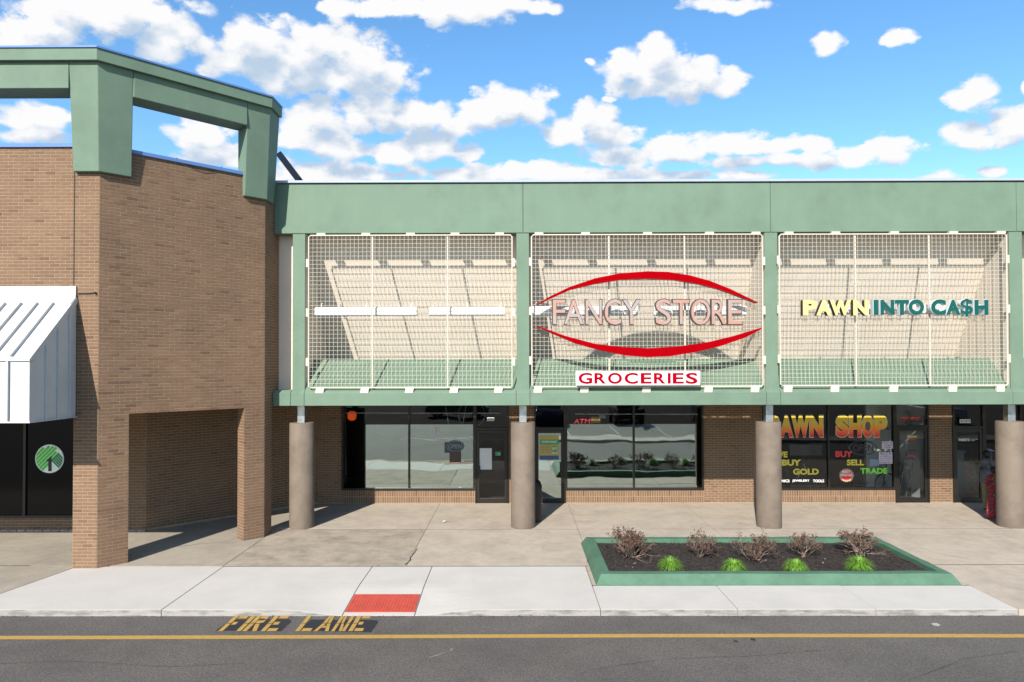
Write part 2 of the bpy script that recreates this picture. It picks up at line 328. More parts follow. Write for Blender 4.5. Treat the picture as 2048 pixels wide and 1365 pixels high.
# ------------------------------------------------------------------ mesh and object helpers
WL = {}   # world origin of every object that has children
def put(ob, parent=None):
    COL.objects.link(ob)
    if parent is not None: ob.parent = parent
    WL[ob.name] = WL[parent.name] if parent is not None else Vector((0, 0, 0))
    return ob
def thing(name, loc, label, cat, group=None):
    o = bpy.data.objects.new(name, None); o.empty_display_size = .3; o.location = loc; COL.objects.link(o)
    o['label'] = label; o['category'] = cat
    if group: o['group'] = group
    WL[o.name] = Vector(loc); return o
def tag(o, label, cat, group=None):
    o['label'] = label; o['category'] = cat
    if group: o['group'] = group
    return o
class MB:
    def __init__(s): s.v = []; s.f = []; s.m = []; s.tone = []
    def add(s, vs, fs, mi=0, tone=0.0):
        k = len(s.v); s.v += [tuple(v) for v in vs]
        for f in fs: s.f.append([i + k for i in f]); s.m.append(mi); s.tone.append(tone)
        return s
    def box(s, x0, x1, y0, y1, z0, z1, mi=0):
        return s.add([(x0,y0,z0),(x1,y0,z0),(x1,y1,z0),(x0,y1,z0),(x0,y0,z1),(x1,y0,z1),(x1,y1,z1),(x0,y1,z1)],
                     [(3,2,1,0),(4,5,6,7),(0,1,5,4),(1,2,6,5),(2,3,7,6),(3,0,4,7)], mi)
    def loft(s, lo, hi, mi=0, caps=True):
        n = len(lo); fs = [(i, (i + 1) % n, n + (i + 1) % n, n + i) for i in range(n)]
        if caps: fs += [tuple(range(n - 1, -1, -1)), tuple(range(n, 2 * n))]
        return s.add(list(lo) + list(hi), fs, mi)
    def tube(s, pts, r, n=6, mi=0, r1=None, caps=True):
        pts = [Vector(p) for p in pts]; rings = []; up = None
        for i, p in enumerate(pts):
            d = (pts[min(i + 1, len(pts) - 1)] - pts[max(i - 1, 0)]).normalized()
            if up is None: up = d.orthogonal().normalized()
            up = (up - d * up.dot(d)); up = up.normalized() if up.length > 1e-6 else d.orthogonal().normalized()
            sd = d.cross(up); rr = r if r1 is None else r + (r1 - r) * i / (len(pts) - 1)
            rings.append([p + (up * math.cos(2 * math.pi * k / n) + sd * math.sin(2 * math.pi * k / n)) * rr for k in range(n)])
        vs = [v for rg in rings for v in rg]; fs = []
        for i in range(len(pts) - 1):
            for k in range(n): fs.append((i * n + k, i * n + (k + 1) % n, (i + 1) * n + (k + 1) % n, (i + 1) * n + k))
        if caps: fs += [tuple(range(n - 1, -1, -1)), tuple((len(pts) - 1) * n + k for k in range(n))]
        return s.add(vs, fs, mi)
    def lathe(s, cx, cy, prof, n=32, mi=0):
        vs = [(cx + r * math.cos(2 * math.pi * k / n), cy + r * math.sin(2 * math.pi * k / n), z) for r, z in prof for k in range(n)]
        fs = [(i * n + k, i * n + (k + 1) % n, (i + 1) * n + (k + 1) % n, (i + 1) * n + k) for i in range(len(prof) - 1) for k in range(n)]
        fs += [tuple(range(n - 1, -1, -1)), tuple((len(prof) - 1) * n + k for k in range(n))]
        return s.add(vs, fs, mi)
    def plate(s, pts, y0, y1, mi=0, side=None):   # polygon of (x, z), counter-clockwise from the front, with thickness y0 (front) .. y1
        n = len(pts); k = len(s.v)
        s.v += [(x, y0, z) for x, z in pts] + [(x, y1, z) for x, z in pts]
        def ad(f, mm): s.f.append([i + k for i in f]); s.m.append(mm); s.tone.append(0)
        ad(tuple(range(n)), mi); ad(tuple(range(2 * n - 1, n - 1, -1)), mi)
        for i in range(n): ad((i, n + i, n + (i + 1) % n, (i + 1) % n), mi if side is None else side)
        return s
    def mesh(s, name, mats, off=Vector((0, 0, 0)), tone=False):
        me = bpy.data.meshes.new(name); me.from_pydata([(v[0] - off.x, v[1] - off.y, v[2] - off.z) for v in s.v], [], s.f)
        for m_ in (mats if isinstance(mats, (list, tuple)) else [mats]): me.materials.append(M[m_])
        if any(s.m): me.polygons.foreach_set('material_index', s.m)
        if tone:
            a = me.attributes.new('tone', 'FLOAT', 'FACE'); a.data.foreach_set('value', s.tone)
        me.update(); return me
    def build(s, name, mats, parent=None, bevel=0, smooth=False, tone=False, fixn=False, kind=None):
        off = WL[parent.name] if parent is not None else Vector((0, 0, 0))
        me = s.mesh(name, mats, off, tone)
        if fixn:
            bm = bmesh.new(); bm.from_mesh(me); bmesh.ops.recalc_face_normals(bm, faces=bm.faces); bm.to_mesh(me); bm.free()
        if smooth:
            me.polygons.foreach_set('use_smooth', [True] * len(me.polygons))
            if smooth != 'all': me.set_sharp_from_angle(angle=R(40))
        ob = put(bpy.data.objects.new(name, me), parent)
        if bevel:
            md = ob.modifiers.new('bevel', 'BEVEL'); md.width = bevel; md.segments = 2; md.limit_method = 'ANGLE'; md.angle_limit = R(40)
        if kind: ob['kind'] = kind
        return ob
_tx = {}
def text_shape(s, weight=0.0, res=4):
    k = (s, weight)
    if k not in _tx:
        cu = bpy.data.curves.new('t', 'FONT'); cu.body = s; cu.offset = weight; cu.resolution_u = res; cu.extrude = .5
        ob = bpy.data.objects.new('t', cu); me = bpy.data.meshes.new_from_object(ob)
        vs = [v.co.copy() for v in me.vertices]; fs = [tuple(p.vertices) for p in me.polygons]
        fr = [p.normal.z > .9 for p in me.polygons]
        x0 = min(v.x for v in vs); x1 = max(v.x for v in vs); y0 = min(v.y for v in vs); y1 = max(v.y for v in vs)
        vs = [((v.x - x0) / (x1 - x0), (v.y - y0) / (y1 - y0), v.z + .5) for v in vs]
        bpy.data.objects.remove(ob); bpy.data.curves.remove(cu); bpy.data.meshes.remove(me)
        _tx[k] = (vs, fs, fr)
    return _tx[k]
def add_text(mb, s, x0, x1, z0, z1, y, depth=.003, weight=0.0, mi=0, side=None, shear=0):
    vs, fs, fr = text_shape(s, weight); k = len(mb.v)
    mb.v += [(x0 + (x1 - x0) * a + shear * (b - .5) * (z1 - z0), y - depth * c, z0 + (z1 - z0) * b) for a, b, c in vs]
    for f_, q in zip(fs, fr):
        mb.f.append([i + k for i in f_]); mb.m.append(mi if (q or side is None) else side); mb.tone.append(0)
    return mb
def ptext(mb, s, px0, px1, py0, py1, d, **k):   # text filling a rectangle of the photograph on the plane y = d
    a = on_y(px0, py1, d); b_ = on_y(px1, py0, d); return add_text(mb, s, a.x, b_.x, a.z, b_.z, d, **k)
def prect(px0, py0, px1, py1, d):
    a = on_y(px0, py1, d); b_ = on_y(px1, py0, d); return a.x, b_.x, a.z, b_.z
def disc(cx, cz, rx, rz, n=36): return [(cx + rx * math.cos(2 * math.pi * k / n), cz + rz * math.sin(2 * math.pi * k / n)) for k in range(n)]

# bricks -------------------------------------------------------------
BL, BH, MJ = .2032, .0664, .0125
class Bricks:
    def __init__(s): s.items = []
    def face(s, p, u, length, z0, z1, holes=(), phase=0.0, soldier=False, vis=1.0):
        u = Vector((u[0], u[1], 0)).normalized()
        bl, bh = (BH, (z1 - z0)) if soldier else (BL, BH)
        nrow = 1 if soldier else int(round((z1 - z0) / bh))
        bh = (z1 - z0) / nrow
        for r_ in range(nrow):
            a, b_ = z0 + r_ * bh, z0 + (r_ + 1) * bh
            cut = [(0.0, length)]
            for h0, h1, k0, k1 in holes:
                if k0 < b_ - .02 and k1 > a + .02:
                    cut = [q for c in cut for q in ((c[0], min(c[1], h0)), (max(c[0], h1), c[1])) if q[1] - q[0] > .012]
            for c0, c1 in cut:
                off = phase + (bl / 2 if (r_ % 2 and not soldier) else 0)
                i = math.floor((c0 - off) / bl)
                while True:
                    e0 = max(c0, off + i * bl); e1 = min(c1, off + (i + 1) * bl); i += 1
                    if e0 >= c1: break
                    if e1 - e0 < .025: continue
                    s.items.append((Vector((p[0], p[1], 0)) + u * ((e0 + e1) / 2) + Vector((0, 0, (a + b_) / 2)), u, e1 - e0 - MJ, b_ - a - MJ, vis))
    def emit(s, wall, root, matname='brick', limit=300):
        def score(it):
            c = it[0] - Vector((0, 0, CAM_H)); n = Vector((it[1].y, -it[1].x, 0))
            return it[4] * it[2] * it[3] * max(0, -c.normalized().dot(n)) / c.length_squared
        def inframe(it):
            c = CR.inverted() @ (it[0] - Vector((0, 0, CAM_H))); 
            return c.z < 0 and -.76 < c.x / -c.z < .76
        its = sorted(s.items, key=lambda i: (inframe(i), score(i)), reverse=True)
        cache = {}; st = MB()
        for q, (c, u, w, h, _) in enumerate(its):
            tone = min(1, max(0, random.gauss(.5, .21)))
            pr = random.uniform(-.0012, .0012); an = math.atan2(u.y, u.x)
            if q < limit:
                ti = int(tone * 6); key = (round(w, 3), round(h, 3), ti)
                if key not in cache:
                    x, z = w / 2, h / 2
                    cache[key] = MB().add([(-x,0,-z),(x,0,-z),(x,0,z),(-x,0,z),(-x,.012,-z),(x,.012,-z),(x,.012,z),(-x,.012,z)],
                        [(0,1,2,3),(1,5,6,2),(5,4,7,6),(4,0,3,7),(3,2,6,7),(4,5,1,0)], 0, ti / 6).mesh('brick', matname, tone=True)
                o = bpy.data.objects.new('brick', cache[key]); COL.objects.link(o); o.parent = wall
                n = Vector((u.y, -u.x, 0)); o.location = c + n * pr - WL[wall.name]; o.rotation_euler = (0, 0, an)
            else:
                n = Vector((u.y, -u.x, 0)); x = u * (w / 2); z = Vector((0, 0, h / 2)); f0 = c + n * pr; bk = -n * .012
                st.add([f0 - x - z, f0 + x - z, f0 + x + z, f0 - x + z, f0 - x - z + bk, f0 + x - z + bk, f0 + x + z + bk, f0 - x + z + bk],
                       [(0,1,2,3),(1,5,6,2),(4,0,3,7),(3,2,6,7),(4,5,1,0)], 0, tone)
        o = st.build('brickwork', matname, root, tone=True); o['kind'] = 'stuff'
        print('bricks', len(its))

# ------------------------------------------------------------------ key places
D_WALL = on_z(1250, 1006.5).y
C = on_z(193.5, 1137.5); C.z = 0
DF = C.y                                     # tower front plane
U45 = Vector((.70711, .70711, 0)); N45 = Vector((.70711, -.70711, 0))
def s_of(px, py=900, off=0.0):               # distance along the slanted tower wall
    p = on_pl(px, py, C + N45 * off, N45); return (p - C).dot(U45)
S_END = s_of(529, 900); E = C + U45 * S_END
DI = on_z(60, 1063).y                        # recessed store front of the left shop
D_BEAM = 15.97
D_LB = 15.90                                 # lower beam, a little proud of the fascia
D_POST = 15.99
D_GRID = 15.925
print('D_WALL', D_WALL, 'C', C, 'S_END', S_END, 'E', E, 'DI', DI)
print('beam z', gz(812, D_BEAM), gz(785, D_BEAM), 'fascia', gz(466, D_BEAM), gz(366, D_BEAM))
print('arch z', on_pl(258, 826, C, N45).z, on_pl(476, 818, C, N45).z, 'walltop', gz(290, DF, 60), on_pl(300, 303, C, N45).z, on_pl(480, 338, C, N45).z)
print('d kerb', on_z(1000, 1219).y, on_z(100, 1215).y, on_z(1900, 1213).y)

# ------------------------------------------------------------------ ground
Z_ROAD = -.10
mb = MB(); mb.box(-400, 400, -400, 10.95, Z_ROAD - .5, Z_ROAD)
o = mb.build('road', 'asphalt'); o['kind'] = 'structure'
mb = MB(); mb.box(-400, 400, 10.95, 400, -.6, -.25)
o = mb.build('ground', 'joint'); o['kind'] = 'structure'
KY = 10.87
walk = bpy.data.objects.new('sidewalk', None); COL.objects.link(walk); walk['kind'] = 'structure'; WL['sidewalk'] = Vector((0, 0, 0))
def ramp(x, y):
    fx = 0
    if -3.7 < x < -.6:
        if x < -2.75: fx = (x + 3.7) / .95
        elif x > -1.6: fx = (-.6 - x) / 1.0
        else: fx = 1
        fx = fx * fx * (3 - 2 * fx)
    fd = min(1, max(0, (12.0 - y) / 1.13))
    return -.094 * fx * fd
def slab(x0, x1, y0, y1, m_, poly=None, gap=.005, kerb=False):
    x0 += gap; x1 -= gap; y1 -= gap * 4; y0 += 0 if kerb else gap * 4
    nx = max(1, int((x1 - x0) / .22)) if (x1 > -4 and x0 < -.5 and y0 < 12) else 1
    ny = max(1, int((y1 - y0) / .2)) if nx > 1 else 1
    mb = MB(); vs = []; fs = []
    top = random.uniform(-.002, .002)
    for j in range(ny + 1):
        for i in range(nx + 1):
            a = x0 + (x1 - x0) * i / nx; y = y0 + (y1 - y0) * j / ny
            if poly: a = poly(a, y, i / nx)
            vs.append((a, y, top + ramp(a, y)))
    for j in range(ny):
        for i in range(nx):
            k = j * (nx + 1) + i; fs.append((k, k + 1, k + nx + 2, k + nx + 1))
    ring = [i for i in range(nx + 1)] + [j * (nx + 1) + nx for j in range(1, ny + 1)] + [ny * (nx + 1) + i for i in range(nx - 1, -1, -1)] + [j * (nx + 1) for j in range(ny - 1, 0, -1)]
    n0 = len(vs)
    for k in ring: vs.append((vs[k][0], vs[k][1], -.3))
    for i in range(len(ring)):
        j = (i + 1) % len(ring); fs.append((ring[i], n0 + i, n0 + j, ring[j]))
    mb.add(vs, fs)
    return mb.build('slab', m_, walk, bevel=.008 if kerb else 0, fixn=True)
XO = [-5.64, -2.1, 1.47, 4.65, 7.85, 11.05, 14.3, 17.6]
for i in range(len(XO) - 1):
    slab(XO[i], XO[i + 1], 16.13, D_WALL + .2, 'concrete_old')
    if XO[i] < 7: 
        slab(XO[i], XO[i + 1], 13.2, 16.13, 'concrete_worn' if i == 0 else 'concrete_old')
    else:
        slab(XO[i], XO[i + 1], 13.27, 16.13, 'concrete_old')
        slab(max(XO[i], 7.94), XO[i + 1], KY, 13.27, 'concrete_old', kerb=True)
for x0, x1 in ((-9.4, -5.64), (-18.6, -9.4)):
    slab(x0, x1, 13.2 if x0 > -9.5 else 13.27, 16.13, 'concrete_left'); slab(x0, x1, 16.13, D_WALL + .2, 'concrete_left')
slab(-18.6, -8.45, KY, 13.27, 'concrete_left', poly=lambda a, y, t: a if t < .5 else (-8.46 if y > 13 else -8.93), kerb=True)
slab(-8.95, -5.62, KY, 13.2, 'concrete_new', poly=lambda a, y, t: a if t > .5 else (-8.44 if y > 13 else -8.91), kerb=True)
XN = [-5.62, -2.75, -1.6, 1.35]
for i in range(3): slab(XN[i], XN[i + 1], KY, 13.2, 'concrete_new', kerb=True)
XN = [1.35, 3.52, 5.70, 7.94]
for i in range(3): slab(XN[i], XN[i + 1], KY, 12.05, 'concrete_new', kerb=True)
slab(1.35, 7.94, 12.05, 13.2, 'concrete_old')
def crack(pts, w=.012, z=.006, par=None, m_='joint'):
    rnd = random.Random(int(pts[0][0])); q = []
    for (a, c), (a2, c2) in zip(pts, pts[1:]):
        for k in range(6): q.append(on_z(a + (a2 - a) * k / 6 + rnd.uniform(-3, 3), c + (c2 - c) * k / 6 + rnd.uniform(-.8, .8), z))
    mb = MB()
    for i in range(len(q) - 1):
        d = (q[i + 1] - q[i]).normalized(); n_ = Vector((-d.y, d.x, 0)) * w * rnd.uniform(.3, 1)
        mb.add([q[i] - n_, q[i + 1] - n_, q[i + 1] + n_, q[i] + n_], [(0, 1, 2, 3)])
    mb.build('crack', m_, walk if par is None else par)
crack([(812, 1129), (826, 1110), (838, 1096)], .014); crack([(300, 1098), (372, 1092), (400, 1088), (470, 1082)], .008)
crack([(640, 1075), (700, 1082)], .006); crack([(1870, 1106), (1905, 1113), (1948, 1116)], .006); crack([(1166, 1092), (1172, 1112), (1182, 1135)], .02)
for x0, x1, y in ((-18.6, 17.6, 16.13), (-5.64, 7.9, 13.2), (7.94, 17.6, 13.27), (-18.6, -8.45, 13.27), (1.35, 7.94, 12.05)):
    mb = MB(); mb.box(x0, x1, y - .03, y + .03, -.2, -.005); mb.build('joint_filler', 'joint', walk)
road = bpy.data.objects['road']; WL['road'] = Vector((0, 0, 0))
crack([(-40, 1330), (130, 1322), (330, 1334), (520, 1326)], .005, Z_ROAD + .003, road, 'sealer'); crack([(1180, 1340), (1330, 1318), (1520, 1312), (1700, 1296)], .005, Z_ROAD + .003, road, 'sealer')
crack([(860, 1316), (900, 1302), (908, 1296)], .006, Z_ROAD + .003, road, 'line_white'); crack([(1820, 1360), (1930, 1318), (2050, 1300)], .005, Z_ROAD + .003, road, 'sealer')
mb = MB(); q = [on_z(a, c, Z_ROAD + .004) for a, c in ((1862, 1247), (1872, 1246), (1881, 1250), (1877, 1253), (1866, 1251))]; mb.add(q[::-1], [tuple(range(5))]); mb.build('paint_smear', 'line_white', road)
# dirt streaks on the kerb face
m = M['concrete_new']; t = m.node_tree; b = t.nodes['Principled BSDF']
src = b.inputs['Base Color'].links[0].from_socket
geo = nd(t, 'ShaderNodeNewGeometry'); sn = nd(t, 'ShaderNodeSeparateXYZ'); t.links.new(geo.outputs['True Normal'], sn.inputs[0])
nz = nd(t, 'ShaderNodeTexNoise'); nz.inputs['Scale'].default_value = 2.2; nz.inputs['Detail'].default_value = 8; nz.inputs['Roughness'].default_value = .7
mp = nd(t, 'ShaderNodeMapping'); mp.inputs['Scale'].default_value = (1, 1, 5); t.links.new(geo.outputs['Position'], mp.inputs[0]); t.links.new(mp.outputs[0], nz.inputs['Vector'])
fc = mth(t, 'MULTIPLY', mrange(t, sn.outputs[1], -.45, -.95, 0, 1), mrange(t, nz.outputs[0], .42, .66, .50, 1.0))
mx = nd(t, 'ShaderNodeMix'); mx.data_type = 'RGBA'; t.links.new(fc, mx.inputs[0]); t.links.new(src, mx.inputs[6]); mx.inputs[7].default_value = (.13, .125, .12, 1)
t.links.new(mx.outputs[2], b.inputs['Base Color'])

# warning tile with domes
p0 = on_z(763, 1207)
tile = thing('warning_tile', (-2.17, 11.3, -.04), 'bumpy orange red warning tile set in the kerb ramp', 'tactile tile')
mb = MB(); x0, x1, y0, y1 = -2.735, -1.615, 10.99, 11.66
q = [(x0, y0), (x1, y0), (x1, y1), (x0, y1)]
mb.loft([(a, y, ramp(a, y) - .01) for a, y in q], [(a, y, ramp(a, y) + .009) for a, y in q])
mb.build('tile_plate', 'tactile_red', tile, bevel=.003)
mb = MB()
for i in range(22):
    for j in range(13):
        a = x0 + (i + .5) * (x1 - x0) / 22; y = y0 + (j + .5) * (y1 - y0) / 13; z = ramp(a, y) + .009
        vs = [(a + .013 * math.cos(k * 1.0472), y + .013 * math.sin(k * 1.0472), z - .001) for k in range(6)] + [(a + .008 * math.cos(k * 1.0472), y + .008 * math.sin(k * 1.0472), z + .006) for k in range(6)]
        mb.add(vs, [(k, (k + 1) % 6, 6 + (k + 1) % 6, 6 + k) for k in range(6)] + [tuple(range(6, 12))])
mb.build('domes', 'tactile_red', tile, kind='stuff')

# yellow line, stencilled words
mb = MB(); n = 60
for i in range(n):
    xs = [-60 + 120 * (i + k) / n for k in (0, 1)]
    ya = [on_z(1024 + x_ * 136.0 / 1.0 * 0 + 0, 1274, Z_ROAD).y + .0 * x_ for x_ in xs]
    wv = [.03 * math.sin(x_ * .28 + .6) for x_ in xs]
    mb.add([(xs[0], ya[0] - .065 + wv[0], Z_ROAD + .004), (xs[1], ya[1] - .065 + wv[1], Z_ROAD + .004), (xs[1], ya[1] + .065 + wv[1], Z_ROAD + .004), (xs[0], ya[0] + .065 + wv[0], Z_ROAD + .004)], [(0, 1, 2, 3)])
o = mb.build('yellow_line', 'road_yellow'); o['kind'] = 'structure'
def gpoly(mb, pts, z):
    n = len(pts); mb.add([(a, y, z) for a, y in pts], [tuple(range(n))])
fl = bpy.data.objects.new('fire_lane_marking', None); COL.objects.link(fl); fl['kind'] = 'structure'; WL[fl.name] = Vector((0, 0, 0))
for pts in ([(432, 1262), (562, 1263), (583, 1243), (577, 1239), (462, 1240)], [(602, 1262), (742, 1265), (757, 1244), (752, 1241), (622, 1240), (610, 1250)]):
    mb = MB(); gpoly(mb, [on_z(a, c, Z_ROAD)[:2] for a, c in pts], Z_ROAD + .004); mb.build('black_patch', 'sealer', fl, fixn=False)
yb, yt = on_z(560, 1263.8, Z_ROAD).y, on_z(560, 1233, Z_ROAD).y
hm = (yb + yt) / 2; G_ = .022; SW = .068
def stencil(ch, x0, x1):
    mb = MB(); z = Z_ROAD + .008; H = yt - yb
    def rc(a0, a1, b0, b1): gpoly(mb, [(a0, b0), (a1, b0), (a1, b1), (a0, b1)], z)
    def para(a0, a1, b0, b1): gpoly(mb, [(a0, b0), (a0 + SW, b0), (a1 + SW, b1), (a1, b1)], z)
    def stem(a):
        rc(a, a + SW, yb, hm - G_ / 2); rc(a, a + SW, hm + G_ / 2, yt)
    bh = .115
    if ch == 'F': stem(x0); rc(x0 + SW + .02, x1, yt - bh, yt); rc(x0 + SW + .02, x1 - .07, hm - bh / 2, hm + bh / 2)
    if ch == 'I': stem(x0)
    if ch == 'E': stem(x0); rc(x0 + SW + .02, x1, yt - bh, yt); rc(x0 + SW + .02, x1 - .06, hm - bh / 2, hm + bh / 2); rc(x0 + SW + .02, x1, yb, yb + bh)
    if ch == 'L': stem(x0); rc(x0 + SW + .02, x1, yb, yb + bh)
    if ch == 'R':
        stem(x0); rc(x0 + SW + .012, x1 - .06, yt - bh, yt); rc(x0 + SW + .012, x1 - .06, hm + .005, hm + bh)
        gpoly(mb, [(x1 - .06, hm + .005), (x1 - .02, hm + .04), (x1 - .02, hm + .155), (x1 - .06, hm + bh)], z); gpoly(mb, [(x1 - .06, yt - bh), (x1 - .02, hm + .155), (x1 - .02, yt - .04), (x1 - .06, yt)], z)
        gpoly(mb, [(x1 - SW, yb), (x1, yb), (x1 - .06, hm - .02), (x1 - .06 - SW, hm - .02)], z)
    if ch == 'A':
        xm = (x0 + x1) / 2
        gpoly(mb, [(x0, yb), (x0 + SW * .8, yb), (xm - SW * .1, hm - .01), (xm - SW * .9, hm - .01)], z); gpoly(mb, [(x1 - SW * .8, yb), (x1, yb), (xm + SW * .9, hm - .01), (xm + SW * .1, hm - .01)], z)
        gpoly(mb, [(xm - SW * .9, hm + .012), (xm - SW * .12, hm + .012), (xm - .002, yt), (xm - .04, yt)], z); gpoly(mb, [(xm + SW * .12, hm + .012), (xm + SW * .9, hm + .012), (xm + .04, yt), (xm + .002, yt)], z)
        rc(xm - .035, xm + .035, yb + .13, yb + .21)
    if ch == 'N':
        S2 = .05; w_ = x1 - x0 - 2 * S2
        for a in (x0, x1 - S2): rc(a, a + S2, yb, hm - G_ / 2); rc(a, a + S2, hm + G_ / 2, yt)
        gpoly(mb, [(x1 - S2 - .045, yb), (x1 - S2 - .008, yb), (x1 - S2 - .008, yb + .1), (x0 + S2 + w_ * .62, hm - .01), (x0 + S2 + w_ * .28, hm - .01)], z)
        gpoly(mb, [(x0 + S2 + w_ * .2, hm + .012), (x0 + S2 + w_ * .55, hm + .012), (x0 + S2 + .045, yt), (x0 + S2 + .008, yt), (x0 + S2 + .008, yt - .1)], z)
    mb.build('stencil_letter', 'road_yellow', fl)
def xg(px): return on_z(px, 1263.8, Z_ROAD).x
for ch, a, c in (('F', 436, 466), ('I', 472, 484), ('R', 484, 513), ('E', 521, 552), ('L', 590, 621), ('A', 627, 657), ('N', 662, 690), ('E', 696, 725)):
    stencil(ch, xg(a), xg(c))

# car park beyond the road, behind the camera: mirrored in the windows
mb = MB(); mb.box(1.5, 60, 1.9, 3.9, Z_ROAD - .2, Z_ROAD + .13); o = mb.build('kerb_island', 'concrete_old', bevel=.03); o['kind'] = 'structure'
mb = MB()
for k in range(-9, 12):
    if k < 0: continue
    mb.box(3 + k * 2.8, 3.1 + k * 2.8, -4.6, 1.2, Z_ROAD, Z_ROAD + .004)
mb.box(-6.0, -.5, 2.0, 2.15, Z_ROAD, Z_ROAD + .004)
for k in range(6): 
    mb.add([(-4.8 + k * .8, 2.2, Z_ROAD + .004), (-4.65 + k * .8, 2.2, Z_ROAD + .004), (-3.9 + k * .8, 3.0, Z_ROAD + .004), (-4.05 + k * .8, 3.0, Z_ROAD + .004)], [(0, 1, 2, 3)])
o = mb.build('parking_lines', 'line_white'); o['kind'] = 'structure'

# ------------------------------------------------------------------ corner tower
tower = thing('brick_tower', (C.x, C.y, 0), 'brown brick corner building with green stucco crown and archway', 'building')
Z_ARCH = 2.93
Z_TOP = 8.08
BW = Bricks()
XL = gx(145.5, DF, 1000)                    # left edge of the near pier
sp1 = s_of(257, 1000); sp2 = s_of(487.5, 1000)
print('XL', XL, 'sp1', sp1, 'sp2', sp2)
TH = .34
# front plane
BW.face((XL, DF), (1, 0), C.x - XL, 0, Z_ARCH, phase=-.02)
xj = gx(148.5, DF, 450)
BW.face((xj + .008, DF), (1, 0), C.x - xj - .008, Z_ARCH, Z_TOP, phase=-.02)
BW.face((-18.6, DF), (1, 0), xj - .008 + 18.6, Z_ARCH, Z_TOP)
# slanted plane
BW.face(C, U45, S_END, 0, Z_TOP, holes=[(sp1, sp2, -1, Z_ARCH)], phase=.06)
# return of the right pier and side wall above
SD2 = on_pl(543, 1000, (E.x, 0, 0), Vector((1, 0, 0))).y
BW.face(E, (0, 1), SD2 - E.y, 0, Z_ARCH)
BW.face(E, (0, 1), D_BEAM + .3 - E.y, Z_ARCH, Z_TOP)
# jamb of the archway that faces the road
J = C + U45 * sp2
BW.face(J - N45 * TH, (.70711, -.70711), TH, 0, Z_ARCH, phase=.1)
# recessed store front and slanted inner wall
I1 = Vector((on_y(292, 1000, DI).x, DI, 0))
ILEN = (D_WALL - DI) * 1.41421
I2 = I1 + U45 * ILEN
print('I1', I1, 'I2', I2)
XW1 = -9.75
BW.face((-18.6, DI), (1, 0), XW1 + 18.6, .05, .31, vis=.6)
BW.face((XW1, DI), (1, 0), I1.x - XW1, .05, 2.9, vis=.6)
BW.face(I1, U45, ILEN, .05, 2.9, phase=.05, vis=.6)
g_ = .0045
wall = MB()
wall.box(XL, C.x, DF + g_, DF + .4, 0, Z_ARCH)
wall.box(-18.6, C.x, DF + g_, DF + .4, Z_ARCH, Z_TOP)
def slant(mb, s0, s1, z0, z1, th=TH, base=C, off=-g_):
    a = base + U45 * s0 + N45 * off; b_ = base + U45 * s1 + N45 * off; c_ = b_ - N45 * (th + off); d_ = a - N45 * (th + off)
    mb.loft([(q.x, q.y, z0) for q in (a, b_, c_, d_)], [(q.x, q.y, z1) for q in (a, b_, c_, d_)])
slant(wall, 0, sp1, 0, Z_ARCH); slant(wall, sp2 + g_, S_END, 0, Z_ARCH); slant(wall, 0, S_END, Z_ARCH, Z_TOP)
wall.box(E.x - .3, E.x - g_, E.y, SD2, 0, Z_ARCH)
wall.box(E.x - .3, E.x - g_, E.y, 17.6, Z_ARCH, Z_TOP)
wall = wall.build('wall', 'mortar_near', tower)
iw = MB()
iw.box(-18.6, I1.x, DI + g_, DI + .3, 0, .31); iw.box(XW1, I1.x, DI + g_, DI + .3, .31, 3.2)
slant(iw, 0, ILEN, 0, 3.6, .25, I1)
iw.build('inner_wall', 'mortar', tower)
BW.emit(wall, tower)
mb = MB(); mb.box(xj - .010, xj + .010, DF + .002, DF + .02, Z_ARCH, Z_TOP); mb.build('control_joint', 'joint', tower)
# pale footing blocks along the recessed front
k = 0; xx = -12.4
while xx < I1.x - .1:
    mb = MB(); mb.box(xx, xx + .185, DI - .06, DI + .05, 0, .05); mb.build('footing_block', 'pale_block', tower, bevel=.004); xx += .20
# ceiling of the arcade and roof
mb = MB(); pts = [(-18.6, DF + .4), (C.x, DF + .4), (E.x - .3, E.y + .1), (E.x - .3, D_WALL), (-18.6, D_WALL)]
mb.loft([(a, y, Z_ARCH + .25) for a, y in pts], [(a, y, Z_ARCH + .35) for a, y in pts]); mb.build('arcade_ceiling', 'soffit', tower)
mb = MB(); pts = [(-18.6, DF + .35), (C.x + .1, DF + .35), (E.x - .25, E.y + .1), (E.x - .25, 30), (-18.6, 30)]
mb.loft([(a, y, Z_TOP - .5) for a, y in pts], [(a, y, Z_TOP - .3) for a, y in pts]); mb.build('roof', 'soffit', tower)
# crown frame of green stucco
def ecorner(p):
    x = E.x + (.68 * p if p > 0 else p); return Vector((x, C.y - 1.41421 * p + (x - C.x), 0))
def ringp(p, which):
    return {'A': Vector((-18.6, DF - p, 0)), 'C': C + Vector((.41421 * p, -p, 0)), 'E': C + U45 * (S_END + .05 * (p / .36) - .414 * p + .414 * .65 * p * 1.0) + N45 * p if False else ecorner(p), 'F': Vector((E.x + .68 * p if p > 0 else E.x + p, E.y + .38, 0))}[which]
PT, PBOT = .27, .10
zb = gz(177, DF - PT, 60); zt = gz(124, DF - PT, 60); ztrim0 = gz(120, DF - PT - .09, 60); ztrim1 = gz(96, DF - PT - .09, 60)
print('crown z', zb, zt, ztrim0, ztrim1)
zpb = gz(343, DF - PBOT, 160); zpb2 = on_pl(537, 400, C + N45 * PBOT, N45).z
print('pier bottoms', zpb, zpb2, 'angled trim z', on_pl(400, 157, C + N45 * .36, N45).z, on_pl(540, 213, C + N45 * .36, N45).z)
def lo2(mb, lo, z0, hi, z1): mb.loft([(q.x, q.y, z0) for q in lo], [(q.x, q.y, z1) for q in hi])
IN = .24
